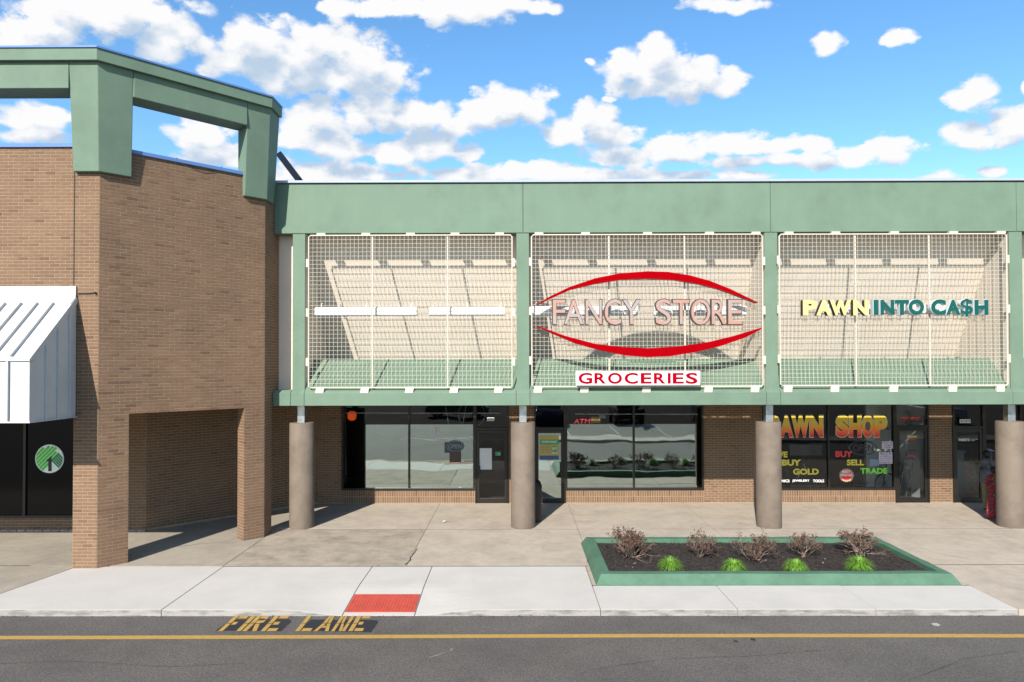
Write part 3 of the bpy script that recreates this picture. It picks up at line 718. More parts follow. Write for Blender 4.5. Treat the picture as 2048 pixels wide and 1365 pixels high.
xpl = gx(137.5, DF - PT, 150); xpb = gx(146, DF - PBOT, 340)
sA1, sA0 = s_of(267, 170, PT), s_of(263.5, 345, PBOT)
sB1, sB0 = s_of(495.5, 230, PT), s_of(489, 390, PBOT)
def P45(s_, p): return C + U45 * s_ + N45 * p
def pier1(p, xl, s_): return [Vector((xl, DF - p, 0)), ringp(p, 'C'), P45(s_, p), P45(s_, -IN), C + Vector((-.41421 * IN, IN, 0)), Vector((xl, DF + IN, 0))]
mb = MB(); lo2(mb, pier1(PBOT, xpb, sA0), zpb, pier1(PT, xpl, sA1), zt); mb.build('corner_pier', 'green', tower, bevel=.012)
def pier2(p, s_): return [P45(s_, p), ringp(p, 'E'), Vector((ecorner(p).x, E.y + .38, 0)), Vector((E.x - IN, E.y + .38, 0)), E + Vector((-IN, .41421 * IN - .0, 0)), P45(s_, -IN)]
mb = MB(); lo2(mb, pier2(PBOT, sB0), zpb2, pier2(PT, sB1), zt); mb.build('end_pier', 'green', tower, bevel=.012)
mb = MB(); lo2(mb, *[v for z in (zb, zt) for v in ([Vector((-18.6, DF - PT, 0)), Vector((xpl - .004, DF - PT, 0)), Vector((xpl - .004, DF + IN, 0)), Vector((-18.6, DF + IN, 0))], z)]); mb.build('crown_beam', 'green', tower, bevel=.012)
mb = MB(); lo2(mb, *[v for z in (zb, zt) for v in ([P45(sA1 + .004, PT), P45(sB1 - .004, PT), P45(sB1 - .004, -IN), P45(sA1 + .004, -IN)], z)]); mb.build('crown_beam', 'green', tower, bevel=.012)
def band(p, pin, z0, z1, name, m_, bevel=.01):
    mb = MB(); o_ = [ringp(p, q) for q in 'ACEF']; i_ = [ringp(-pin, q) for q in 'FECA']
    # split at the joints seen in the photograph
    for a in range(3):
        lo = [o_[a], o_[a + 1], i_[2 - a], i_[3 - a]]
        lo2(mb, lo, z0, lo, z1)
    return mb.build(name, m_, tower, fixn=True)
band(PT + .085, IN, zt, ztrim1, 'crown_trim', 'green')
band(PT + .11, IN + .02, ztrim1, ztrim1 + .035, 'coping', 'coping')
# narrow open joints in the stucco
for p_, (px_, py0, py1) in ((PT + .085, (132, 97, 119)), (PT + .085, (270, 118, 140)), (PT + .085, (497, 186, 203))):
    pass
mb = MB(); lo2(mb, *[v for z in (Z_TOP, Z_TOP + .07) for v in ([Vector((-18.6, DF - .04, 0)), C + Vector((.0166, -.04, 0)), C + Vector((-.15, .36, 0)), Vector((-18.6, DF + .36, 0))], z)])
lo2(mb, *[v for z in (Z_TOP, Z_TOP + .07) for v in ([C + Vector((.0166, -.04, 0)), E + Vector((.04, -.0166, 0)), E + Vector((-.36, .15, 0)), C + Vector((-.15, .36, 0))], z)])
mb.build('parapet_coping', 'coping', tower)
# black shop glazing with frame
dz = [.31, 2.9]
fr = MB(); xm = gx(49.5, DI, 940); xe = XW1 - .06
for a in (-18.6, xm - .03, xe): fr.box(a, a + .06, DI - .02, DI + .08, dz[0], dz[1])
fr.box(-18.6, xe + .06, DI - .022, DI + .08, dz[0], dz[0] + .06); fr.box(-18.6, xe + .06, DI - .022, DI + .08, dz[1] - .06, dz[1])
fr = fr.build('shop_window', 'black_metal', tower, bevel=.004)
for a, c in ((-13.15, xm - .03), (xm + .03, xe)):
    mb = MB(); mb.box(a, c, DI + .02, DI + .04, dz[0] + .05, dz[1] - .05); mb.build('pane', 'black_glass', fr)
# round tree emblem stuck on the black glass
lx, lz = on_y(99, 918, DI)[0], on_y(99, 918, DI)[2]; lr = .332
em = thing('round_emblem', (lx, DI, lz), 'round green emblem with a figure one on the black shop glass', 'emblem')
mb = MB(); mb.plate(disc(lx, lz, lr, lr, 48), DI - .006, DI + .018); mb.build('ring', 'logo_grey', em)
r2 = lr * .945
def clipdisc(pts):  # keep polygon inside the disc (coarse radial clamp)
    out = []
    for a, z in pts:
        v = Vector((a - lx, z - lz)); 
        if v.length > r2: v = v * (r2 / v.length)
        out.append((lx + v.x, lz + v.y))
    return out
mb = MB()
# left and top: stripes rising to the right; each a strip between two 45 degree lines
def strip_poly(c0, c1, sgn, t0, t1, n=10):
    # points with (x*-sgn + z)/sqrt2 in [c0,c1], along (x*sgn... ) from t0 to t1
    d = Vector((sgn, 1)).normalized(); q = Vector((-sgn, 1)).normalized() if sgn > 0 else Vector((1, 1)).normalized()
    return [(lx + d.x * t0 + q.x * c0, lz + d.y * t0 + q.y * c0), (lx + d.x * t1 + q.x * c0, lz + d.y * t1 + q.y * c0), (lx + d.x * t1 + q.x * c1, lz + d.y * t1 + q.y * c1), (lx + d.x * t0 + q.x * c1, lz + d.y * t0 + q.y * c1)]
def chord(c): return math.sqrt(max(1e-6, r2 * r2 - c * c))
ws = r2 / 4.6
for k in range(6):
    c0 = -r2 * .30 + k * ws; c1 = c0 + ws * .80
    if c1 > r2 * .97: c1 = r2 * .97
    if c0 >= c1: continue
    ta = -min(chord(c0), chord(c1)); tb = min(chord(c0), chord(c1))
    # cut by the trunk spread (lower middle) and by the right-hand side
    ta2 = ta; 
    tb2 = min(tb, .70 * r2 - .35 * c0) if k < 2 else tb
    d = Vector((1, 1)).normalized(); q = Vector((-1, 1)).normalized()
    def pt(t_, c_): return (lx + d.x * t_ + q.x * c_, lz + d.y * t_ + q.y * c_)
    arc = []
    n = 8
    lo = [pt(-chord(c0 + (c1 - c0) * i / n), c0 + (c1 - c0) * i / n) for i in range(n, -1, -1)]
    hi = [pt(min(tb2, chord(c0 + (c1 - c0) * i / n)), c0 + (c1 - c0) * i / n) for i in range(n + 1)]
    mb.plate(lo + hi, DI - .010, DI - .004)
mb.build('green_stripes', 'logo_green', em, fixn=True)
mb = MB()
d = Vector((1, -1)).normalized(); q = Vector((-1, -1)).normalized()
for k in range(5):
    c0 = -r2 * .78 + k * ws * .74; c1 = c0 + ws * .56; n = 8
    def pt(t_, c_): return (lx + d.x * t_ + q.x * c_, lz + d.y * t_ + q.y * c_)
    t0 = r2 * (.18 + .0 * k)
    lo = [pt(t0, c0), pt(t0, c1)]
    hi = [pt(max(t0, chord(c0 + (c1 - c0) * i / n)), c0 + (c1 - c0) * i / n) for i in range(n, -1, -1)]
    mb.plate(lo + hi, DI - .013, DI - .007)
mb.build('dark_stripes', 'logo_dark', em, fixn=True)
mb = MB(); mb.plate([(lx - .015, lz - r2 * .92), (lx + .055, lz - r2 * .92), (lx + .055, lz + r2 * .22), (lx - .01, lz + r2 * .02), (lx - .055, lz - .02), (lx - .055, lz - .06), (lx - .015, lz - .06)][::1], DI - .018, DI - .011)
mb.build('figure_one', 'vinyl_black', em, fixn=True)

# awning of white standing seam metal
XA = gx(153, DF, 700); dA = 11.8
zA0, zA1 = gz(573, DF, 100), gz(596, DF, 100)
zE, zB = on_y(65, 716, dA).z, on_y(65, 845, dA).z
aw = thing('metal_awning', ((XA - 5) / 1, DF, zB), 'white standing seam metal awning fixed to the brick wall', 'awning')
XLW = -18.6
mb = MB(); pf = [(DF - .01, zA0), (DF - .035, zA0), (DF - .035, zA1), (dA, zE), (dA, zB), (DF - .01, zB)]
mb.loft([(XLW, y, z) for y, z in pf], [(XA, y, z) for y, z in pf]); mb.build('shell', 'white_metal', aw, fixn=True, bevel=.006)
zF = zA1 - (zA1 - zE) * .10; yF = DF - .035 - (DF - .035 - dA) * .10
sdir = Vector((0, dA - (DF - .035), zE - zA1)); sl_ = sdir.length; sdir.normalize(); snr = Vector((0, sdir.z, -sdir.y)); snr = snr if snr.z > 0 else -snr
a0 = Vector((0, DF - .035, zA1))
mb = MB()
fa_ = [a0 + snr * .001, a0 + sdir * sl_ * .12 + snr * .001, a0 + sdir * sl_ * .12 + snr * .014, a0 + snr * .014]
mb.loft([(XLW, v.y, v.z) for v in fa_], [(XA + .006, v.y, v.z) for v in fa_]); mb.box(XLW, XA + .006, DF - .05, DF - .034, zA1 - .02, zA0 - .15)
mb.build('flashing', 'white_metal', aw, fixn=True)
xr = XA - .33
while xr > XLW:
    mb = MB(); rr = [a0 + sdir * sl_ * .115, a0 + sdir * (sl_ - .02)]
    vs = [rr[0], rr[1], rr[1] + snr * .055, rr[0] + snr * .055]
    mb.loft([(xr - .018, v.y, v.z) for v in vs], [(xr + .018, v.y, v.z) for v in vs]); mb.build('roof_seam', 'white_metal', aw, fixn=True)
    mb = MB(); mb.box(xr - .054, xr - .018, dA - .045, dA + .001, zB + .03, zE - .06); mb.build('front_seam', 'white_metal', aw); xr -= .305
mb = MB(); mb.box(XLW, XA + .02, dA - .03, dA + .002, zE - .055, zE - .02); mb.box(XLW, XA + .03, dA - .03, dA + .02, zB - .012, zB + .015)
mb.box(XA, XA + .035, dA, DF - .012, zB - .012, zB + .004); mb.build('drip_edge', 'white_metal', aw)
for px_ in (88, 112, 135):
    y = XA * F / (px_ - 1029.7) ; zt_ = zA1 + (zE - zA1) * (DF - .035 - y) / (DF - .035 - dA) - .10
    mb = MB(); mb.box(XA - .001, XA + .035, y - .016, y + .016, zB + .01, zt_); mb.build('side_seam', 'white_metal', aw)
mb = MB(); e0 = a0 + Vector((XA, 0, 0)); vs = [e0 - snr * .10, e0 - snr * .10 + sdir * sl_, e0 + sdir * sl_, e0]
mb.loft([v + Vector((.0, 0, 0)) for v in vs], [v + Vector((.016, 0, 0)) for v in vs]); mb.build('rake_trim', 'white_metal', aw, fixn=True)

# loose cable slung on the slanted wall, and brace behind the crown
cb = MB(); pts = []
for a, c in ((353, 316), (366, 324), (385, 334), (405, 341), (425, 341), (440, 336), (444, 334)):
    pts.append(on_pl(a, c, C + N45 * .03, N45))
cb.tube(pts, .008, 5); tag(cb.build('loose_cable', 'cable', smooth='all'), 'thin dark cable sagging below the coping of the slanted brick wall', 'cable')
cb = MB(); cb.tube([on_y(154, 587, DF - .02), on_y(175, 587, DF - .02), on_y(188, 586, DF - .02)], .009, 5); cb.tube([on_y(188, 586, DF - .03), on_y(192, 586, DF - .03)], .02, 6)
tag(cb.build('conduit', 'cable'), 'short dark conduit on the brick beside the white awning', 'conduit')
ra, rb = on_y(556, 306, 17.2), on_y(603, 368, 17.2)
mb = MB(); dv = (rb - ra).normalized(); sd = Vector((dv.z, 0, -dv.x)) * .075
mb.loft([ra + sd, ra - sd, ra - sd + Vector((0, .12, 0)), ra + sd + Vector((0, .12, 0))], [rb + sd, rb - sd, rb - sd + Vector((0, .12, 0)), rb + sd + Vector((0, .12, 0))])
tag(mb.build('roof_brace', 'brace', fixn=True), 'slanting dark steel brace between the green crown and the shop roof', 'brace')

# ------------------------------------------------------------------ shop building
XS0 = E.x + .004; XS1 = 17.5
shop = thing('shop_building', (3, D_WALL, 0), 'long shop row with green stucco front, brick piers and tan round columns', 'building')
ZB0, ZB1, ZBT = gz(811, D_LB), gz(785.5, D_LB), gz(779.5, D_GRID + .06)
ZF0, ZF1 = gz(466, D_BEAM, 1040), gz(367, D_BEAM, 1040)
ZL = CAM_H + .10; DL = 16.70            # ledge behind the sloping sill
DLB, DLT = 18.06, 16.42
# fascia panels with joints
jx = [XS0] + [gx(p, D_BEAM, 420) for p in (1046, 1541, 2033)] + [14.9, XS1]
for i in range(len(jx) - 1):
    mb = MB(); mb.box(jx[i] + (.004 if i else 0), jx[i + 1] - .004, D_BEAM, D_BEAM + .45, ZF0, ZF1); mb.build('fascia_panel', 'green', shop, bevel=.008)
mb = MB(); mb.box(XS0, XS1, D_BEAM + .03, D_BEAM + .44, ZF0 + .02, ZF1 - .01); mb.build('fascia_core', 'joint', shop)
mb = MB(); mb.box(XS0, XS1, D_BEAM - .05, D_BEAM + .5, ZF1 + .015, ZF1 + .075); mb.build('coping', 'coping_sky_sheen', shop, bevel=.006)
mb = MB(); mb.box(XS0, XS1, D_BEAM + .45, DLT + .35, ZF0 + .012, ZF0 + .1); mb.build('recess_soffit', 'beige', shop)
# posts
PX = [(585, 610), (1033, 1058.5), (1530, 1556), (2019.5, 2046)]
PXW = [(gx(a, D_POST, 620), gx(c, D_POST, 620)) for a, c in PX]
pitch = PXW[3][0] - PXW[2][0]; PXW.append((PXW[3][0] + pitch, PXW[3][1] + pitch))
print('posts', PXW)
for a, c in PXW:
    mb = MB(); mb.box(a, c, D_POST, D_POST + .03, ZB1 + .03, ZF0 + .01); mb.build('post', 'green', shop, bevel=.008)
    mb = MB(); pr = [(D_POST + .032, ZB1), (D_POST + .032, ZF0 + .01), (DLT + .2, ZF0 + .01), (DLB + .1, ZL - .1), (DL, ZL - .1), (D_GRID + .1, ZBT - .05)]
    mb.loft([(a + .004, y, z) for y, z in pr], [(c - .004, y, z) for y, z in pr]); mb.build('partition', 'beige', shop, fixn=True)
# beam: front face, sloped top, split at the posts
bj = [XS0]
for a, c in PXW: bj += [a - .012, c + .012]
bj += [XS1]
prof = [(D_LB, ZB0), (D_LB, ZB1), (D_GRID + .06, ZBT), (D_BEAM + .75, ZBT), (D_BEAM + .75, ZB0)]
for i in range(len(bj) - 1):
    mb = MB(); mb.loft([(bj[i] + .003, y, z) for y, z in prof], [(bj[i + 1] - .003, y, z) for y, z in prof]); mb.build('beam', 'green', shop, fixn=True, bevel=.008)
mb = MB(); mb.box(XS0, XS1, D_LB + .02, D_BEAM + .7, ZB0 + .01, ZB1 - .01); mb.build('beam_core', 'joint', shop)
# sloping sill, ledge with open slot, leaning back wall; bay by bay
bays = [(XS0, PXW[0][0])] + [(PXW[i][1], PXW[i + 1][0]) for i in range(4)] + [(PXW[4][1], XS1)]
DG2 = D_GRID + .075
for i, (a, c) in enumerate(bays):
    if i > 0:
        sl2 = [(DG2, ZBT - .10), (DG2, ZBT + .002), (DL, ZL), (DL + .10, ZL), (DL + .10, ZL - .015), (DL, ZL - .015)]
        mb = MB(); mb.loft([(a - .003, y, z) for y, z in sl2], [(c + .003, y, z) for y, z in sl2]); mb.build('sloping_sill', 'green_slope', shop, fixn=True)
        mb = MB(); mb.box(a - .003, c + .003, DL + .17, DLB + .2, ZL - .015, ZL); mb.build('ledge', 'green_slope', shop)
        lw = [(DLB, ZL), (DLT, ZF0 + .012), (DLT + .15, ZF0 + .012), (DLB + .15, ZL)]
    else:
        lw = [(D_BEAM + .35, ZB0), (D_BEAM + .35, ZF0 + .012), (D_BEAM + .5, ZF0 + .012), (D_BEAM + .5, ZB0)]
    mb = MB(); mb.loft([(a - .003, y, z) for y, z in lw], [(c + .003, y, z) for y, z in lw]); mb.build('recess_wall', 'beige', shop, fixn=True)
# body of the building
mb = MB(); mb.box(XS0, XS1, D_BEAM + .5, 32, ZF1 - .35, ZF1 - .15); mb.build('roof', 'soffit', shop)
mb = MB(); mb.box(XS0, XS1, DLB + .36, D_WALL + .4, ZL - .04, ZL + .05); mb.build('walkway_soffit', 'soffit', shop)
# columns
for i, (cx_, cw) in enumerate(((604, 48), (1046, 49.5), (1537, 52), (2018, 51))):
    cy = 16.37; x = gx(cx_, cy, 900) if i < 3 else gx(2019.5, cy, 900); r_ = .29
    zt_ = gz(846, 16.1)
    mb = MB(); mb.lathe(x, cy, [(r_, 0), (r_, zt_ - .015), (r_ - .012, zt_)], 48); mb.build('column', 'tan', shop, smooth=True)
    mb = MB(); pw = .088; mb.box(x - pw - .0, x + pw, cy - .09, cy + .09, zt_ - .05, ZB0 + .05); mb.build('steel_post', 'galv', shop, bevel=.01)
# facade: window and door openings
DW = D_WALL
def X(px, py=900): return gx(px, DW, py)
ZS = gz(980, DW)                            # top of the brick sill wall
ZTOPW = 3.0
W1 = (X(683), X(950)); D1 = (X(950), X(1018)); D2 = (X(1068), X(1131)); W2 = (X(1131), X(1407)); W3 = (X(1525), X(1790)); D3 = (X(1790), X(1858)); D4 = (X(1905), X(1968)); W4 = (X(1968), X(2130))
BS = Bricks()
sol = MB()
solid = [(I2.x, W1[0]), (D1[1], D2[0]), (W2[1], W3[0]), (D3[1], D4[0]), (W4[1], XS1)]
core = MB()
for a, c in solid:
    BS.face((a, DW), (1, 0), c - a, .02, ZTOPW + .01)
    core.box(a, c, DW + g_, DW + .25, 0, ZL)
for a, c in (W1, W2, W3, W4):
    h = ZS / 2
    BS.face((a, DW + .004), (1, 0), c - a, .01, h, soldier=True, vis=1.2); BS.face((a, DW + .004), (1, 0), c - a, h, ZS, soldier=True, vis=1.2)
    core.box(a, c, DW + g_ + .004, DW + .25, 0, ZS - .002)
core.box(I2.x, XS1, DW + g_ + .002, DW + .25, ZTOPW + .02, ZL - .002) if False else None
fw = core.build('wall', 'mortar', shop)
BS.emit(fw, shop)
# inside: dark rooms
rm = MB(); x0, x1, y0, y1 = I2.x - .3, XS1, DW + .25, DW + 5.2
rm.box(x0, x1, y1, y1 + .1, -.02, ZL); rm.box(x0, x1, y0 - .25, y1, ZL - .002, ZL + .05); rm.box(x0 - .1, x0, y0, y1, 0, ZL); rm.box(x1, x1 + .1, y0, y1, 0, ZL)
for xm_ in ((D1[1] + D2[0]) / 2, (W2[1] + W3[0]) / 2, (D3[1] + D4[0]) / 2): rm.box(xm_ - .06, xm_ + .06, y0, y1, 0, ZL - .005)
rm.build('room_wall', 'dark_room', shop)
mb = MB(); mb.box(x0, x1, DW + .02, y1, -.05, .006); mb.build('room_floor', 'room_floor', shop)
mb = MB(); mb.box(D3[0] + .02, D3[1] + .05, DW + 1.6, DW + 1.7, 0, ZL - .01); mb.box(D3[1] + .02, D3[1] + .045, DW + .25, DW + 1.6, 0, ZL - .01); mb.build('pale_fill_wall', 'white_paint', shop)  # added white walls; their paleness stands in for a lit interior
# windows
def window(a, c, mull, films, ztop=3.1):
    f_ = .05; fr = MB()
    for x in [a] + mull + [c - f_]: fr.box(x, x + f_, DW - .03, DW + .09, ZS + .0, ztop)
    fr.box(a, c, DW - .034, DW + .09, ZS, ZS + .055); fr.box(a, c, DW - .034, DW + .09, ztop - .06, ztop)
    fr = fr.build('shop_window', 'bronze', shop, bevel=.005)
    xs = [a] + mull + [c - f_]
    for i in range(len(xs) - 1):
        mb = MB(); mb.add([(xs[i] + f_ - .005, DW + .02, ZS + .05), (xs[i + 1] + .005, DW + .02, ZS + .05), (xs[i + 1] + .005, DW + .02, ztop - .05), (xs[i] + f_ - .005, DW + .02, ztop - .05)], [(0, 1, 2, 3)]); mb.build('pane', 'glass', fr)
    for (q0, q1) in films:
        mb = MB(); mb.add([(q0, DW + .032, ZS + .05), (q1, DW + .032, ZS + .05), (q1, DW + .032, gz(849, DW)), (q0, DW + .032, gz(849, DW))], [(0, 1, 2, 3)]); mb.build('mirror_film', 'film', fr)
    return fr
window(*W1, [X(816.5)], [(X(731), X(816.5)), (X(820), X(946))])
window(*W2, [X(1266)], [(X(1134), X(1266)), (X(1270), X(1394))])
window(*W3, [X(1655)], [])
window(*W4, [X(2040)], [])
def door(a, c, handle, film=None, zh=None):
    zd = gz(860, DW) if zh is None else zh; f_ = .045; fr = MB(); ztop = 3.1
    fr.box(a, a + f_, DW - .028, DW + .09, 0, ztop); fr.box(c - f_, c, DW - .028, DW + .09, 0, ztop); fr.box(a, c, DW - .03, DW + .09, zd, zd + .07); fr.box(a, c, DW - .03, DW + .09, ztop - .05, ztop)
    fr = fr.build('door_frame', 'bronze', shop, bevel=.005)
    mb = MB(); mb.add([(a + f_, DW + .02, zd + .06), (c - f_, DW + .02, zd + .06), (c - f_, DW + .02, ztop), (a + f_, DW + .02, ztop)], [(0, 1, 2, 3)]); mb.build('transom_pane', 'glass', fr)
    lf = MB(); s_ = .075; a2, c2 = a + f_ + .006, c - f_ - .006
    lf.box(a2, a2 + s_, DW - .015, DW + .035, .01, zd - .006); lf.box(c2 - s_, c2, DW - .015, DW + .035, .01, zd - .006)
    lf.box(a2 + s_, c2 - s_, DW - .015, DW + .035, .01, .14); lf.box(a2 + s_, c2 - s_, DW - .015, DW + .035, zd - .09, zd - .006)
    lf = lf.build('door', 'bronze', shop, bevel=.005)
    mb = MB(); mb.add([(a2 + s_ - .004, DW + .012, .135), (c2 - s_ + .004, DW + .012, .135), (c2 - s_ + .004, DW + .012, zd - .085), (a2 + s_ - .004, DW + .012, zd - .085)], [(0, 1, 2, 3)]); mb.build('pane', 'glass', lf)
    if film:
        mb = MB(); mb.add([(a2 + s_, DW + .02, .14), (c2 - s_, DW + .02, .14), (c2 - s_, DW + .02, zd - .09), (a2 + s_, DW + .02, zd - .09)], [(0, 1, 2, 3)]); mb.build('mirror_film', 'film', lf)
    hx = a2 + s_ / 2 if handle < 0 else c2 - s_ / 2; hz = .95; sg = 1 if handle < 0 else -1
    mb = MB(); mb.tube([(hx, DW - .01, hz - .16), (hx, DW - .07, hz - .16), (hx + sg * .05, DW - .09, hz - .1), (hx + sg * .05, DW - .09, hz + .1), (hx, DW - .07, hz + .16), (hx, DW - .01, hz + .16)], .014, 6); mb.build('handle', 'black_metal', lf)
    return lf
door(*D1, -1); door(*D2, 1, True); door(*D3, -1, zh=gz(857, DW)); door(*D4, 1, zh=gz(859, DW))

# ------------------------------------------------------------------ wire grilles over the shop fronts
def grille(px0, px1, py0, py1, stf, bxs, bys, label):
    x0, x1, z0, z1 = prect(px0, py0, px1, py1, D_GRID)
    gr = thing('wire_grille', ((x0 + x1) / 2, D_GRID, z0), label, 'grille', 'cream wire grilles over the shop fronts')
    mb = MB(); nx = round((x1 - x0) / .0965); nz = round((z1 - z0) / .0955); w = .0030
    for i in range(1, nx):
        x = x0 + (x1 - x0) * i / nx + random.uniform(-.003, .003); mb.box(x - w, x + w, D_GRID - .009, D_GRID - .001, z0, z1)
    for j in range(1, nz):
        z = z0 + (z1 - z0) * j / nz; mb.box(x0, x1, D_GRID, D_GRID + .008, z - w, z + w)
    mb.build('wire_mesh', 'cream', gr, kind='stuff')
    fr = MB(); q = .018
    fr.tube([(x0 + .04, D_GRID, z0), (x1 - .04, D_GRID, z0), (x1, D_GRID, z0 + .04), (x1, D_GRID, z1 - .04), (x1 - .04, D_GRID, z1), (x0 + .04, D_GRID, z1), (x0, D_GRID, z1 - .04), (x0, D_GRID, z0 + .04), (x0 + .04, D_GRID, z0)], q, 8)
    fr.build('frame', 'cream', gr, smooth='all')
    for p in stf:
        x = gx(p, D_GRID, 620); mb = MB(); mb.box(x - .016, x + .016, D_GRID + .010, D_GRID + .040, z0, z1); mb.build('stiffener', 'cream', gr)
    for p in bxs:
        x = gx(p, D_GRID, 780); mb = MB(); mb.loft([(x - .11, D_GRID - .02, z0 + .0), (x + .08, D_GRID - .02, z0 + .0), (x + .08, D_GRID + .02, z0 + .02), (x - .11, D_GRID + .02, z0 + .02)], [(x - .13, D_LB - .005, ZB1 - .0), (x + .06, D_LB - .005, ZB1 - .0), (x + .06, D_LB + .05, ZB1 + .05), (x - .13, D_LB + .05, ZB1 + .05)])
        mb.build('bracket', 'cream', gr, fixn=True)
        x = gx(p, D_GRID, 470); mb = MB(); mb.box(x - .10, x + .10, D_GRID - .012, D_BEAM + .06, z1 + .012, ZF0 - .003); mb.build('bracket', 'cream', gr)
    for p in bys:
        z = gz(p, D_GRID)
        for x, s_ in ((x0, -1), (x1, 1)):
            mb = MB(); a, c = sorted((x + s_ * .008, x + s_ * .062)); mb.box(a, c, D_GRID - .015, D_GRID + .02, z - .095, z + .095); mb.build('bracket', 'cream', gr)
    return gr
grille(617, 1024, 470.5, 776, (744.5, 895), (642, 731.6, 821, 910, 999), (525, 624, 723), 'cream wire grille without any sign, beside the brick corner building')
grille(1064, 1524, 469, 774, (1218, 1370), (1078, 1171, 1295, 1419, 1512), (523.5, 622, 721), 'cream wire grille carrying the big letters FANCY STORE')
grille(1561, 2012, 468, 772, (1712, 1860), (1578, 1671.5, 1789, 1907, 2002.5), (521, 620, 719), 'cream wire grille carrying the letters PAWN INTO CASH')

# white tube light housings behind the grilles
def fixture(px0, px1, py0, py1, label, d=16.12):
    x0, x1, z0, z1 = prect(px0, py0, px1, py1, d); zc = (z0 + z1) / 2
    fx = thing('light_housing', ((x0 + x1) / 2, d, zc), label, 'light fitting', 'white light housings behind the grilles')
    pf = [(d, z0 + .03), (d, z1 - .03), (d + .04, z1), (d + .12, z1), (d + .12, z0), (d + .04, z0)]
    mb = MB(); mb.loft([(x0, y, z) for y, z in pf], [(x1, y, z) for y, z in pf]); mb.build('housing', 'white_paint', fx, fixn=True, bevel=.006)
    for t_ in (.06, .5, .94):
        x = x0 + (x1 - x0) * t_; mb = MB(); mb.tube([(x, d + .06, z1 - .01), (x, d + .06, z1 + .07), (x + .03, d + .05, z1 + .09)], .014, 6); mb.build('hook', 'white_paint', fx)
    return fx
fixture(629, 834, 614, 632.5, 'longer white light housing behind the empty grille')
fixture(857, 1010, 614, 632, 'shorter white light housing behind the empty grille')
fixture(1058, 1276, 612, 632, 'white light housing behind the word FANCY')
fixture(1308, 1494, 612, 632, 'white light housing behind the word STORE')
fixture(1640, 1965, 609, 629, 'white light housing behind the letters PAWN INTO CASH')

# ------------------------------------------------------------------ shop signs
DSN = 15.72
def letters(root, spec, d, depth, mats, weight, py0, py1, name='letter', edge=None):
    for ch, a, c, *yy in spec:
        t0, t1 = yy if yy else (py0, py1)
        mb = MB(); ptext(mb, ch, a, c, t0, t1, d + depth, depth=depth, weight=.02 if ch == '$' else weight, mi=0, side=1)
        o = mb.build(name, mats, root)
        if edge:   # dark rim behind the face
            pass
fs = thing('fancy_store_sign', (gx(1294, DSN), DSN, gz(650, DSN)), 'sign FANCY STORE in faded pink letters between two red arcs', 'shop sign')
spec = [('F', 1104.9, 1130.5), ('A', 1127.4, 1166.4), ('N', 1170, 1203.3), ('C', 1208, 1241.8, 599, 651), ('Y', 1243.8, 1279.7), ('S', 1309.5, 1340.8, 599, 651), ('T', 1343.8, 1377.5), ('O', 1379.8, 1419, 599, 651), ('R', 1420.8, 1450.7), ('E', 1453.6, 1482.4)]
letters(fs, [(c, a + 1.2, b_ - 1.2, *(y or (600.8, 648.8))) for c, a, b_, *y in [(s_[0], s_[1], s_[2], *s_[3:]) for s_ in spec]] if False else [(s_[0], s_[1] + .8, s_[2] - .8) + ((s_[3] + .8, s_[4] - .8) if len(s_) > 3 else (600.8, 649.2)) for s_ in spec], DSN, .09, ['letter_face', 'letter_side'], .0, 600, 650)
for s_ in spec:   # thin dark trim cap round each face
    mb = MB(); t0, t1 = (s_[3], s_[4]) if len(s_) > 3 else (600, 650)
    ptext(mb, s_[0], s_[1] - 1.0, s_[2] + 1.0, t0 - 1.0, t1 + 1.0, DSN + .09, depth=.078, weight=.012); mb.build('letter_trim', 'letter_side', fs)
up_o = [(1073, 609.5), (1100, 593), (1140, 574), (1190, 557), (1240, 547), (1294, 543), (1335, 544), (1380, 551), (1420, 562), (1460, 578), (1490, 592.5), (1515.5, 605)]
up_i = [(1513.5, 607), (1480, 594), (1440, 579.5), (1400, 569), (1350, 560.5), (1294, 557.5), (1240, 560), (1190, 568), (1140, 580), (1100, 598), (1074, 611)]
lo_t = [(1072, 651), (1130, 672), (1190, 688), (1240, 694), (1297, 697), (1360, 693), (1420, 684), (1470, 672), (1523, 656)]
lo_b = [(1523.5, 658.5), (1490, 676), (1440, 693), (1390, 705), (1340, 713), (1297, 715), (1250, 711), (1200, 701), (1150, 687), (1110, 670), (1073, 653)]
for pl_ in (up_o + up_i, lo_t + lo_b):
    pts = [(on_y(a, c, DSN).x, on_y(a, c, DSN).z) for a, c in pl_][::-1]
    mb = MB(); mb.plate(pts, DSN, DSN + .13, 0, 1); mb.build('red_arc', ['sign_red', 'sign_red_side'], fs, fixn=True)
gs = thing('groceries_sign', (gx(1276, DSN), DSN, gz(772, DSN)), 'white board with red lettering GROCERIES hung low on the grille', 'shop sign')
x0, x1, z0, z1 = prect(1151.5, 742, 1401, 772, DSN + .03); mb = MB(); mb.box(x0, x1, DSN + .03, DSN + .09, z0, z1); mb.build('board', 'white_paint', gs, bevel=.02)
for ch, a, c in (('G', 190, 385), ('R', 415, 580), ('O', 605, 805), ('C', 840, 1030), ('E', 1068, 1222), ('R', 1255, 1420), ('I', 1450, 1492), ('E', 1520, 1677), ('S', 1705, 1872)):
    mb = MB(); ptext(mb, ch, 1130 + a / 7.06, 1130 + c / 7.06, 746.3 if ch not in 'GOCS' else 745.8, 767.8 if ch not in 'GOCS' else 768.4, DSN + .03, depth=.004, weight=.03); mb.build('letter', 'text_red', gs)
ps = thing('pawn_sign', (gx(1785, DSN), DSN, gz(632, DSN)), 'sign PAWN INTO CASH in yellow and teal block letters with a dollar sign', 'shop sign')
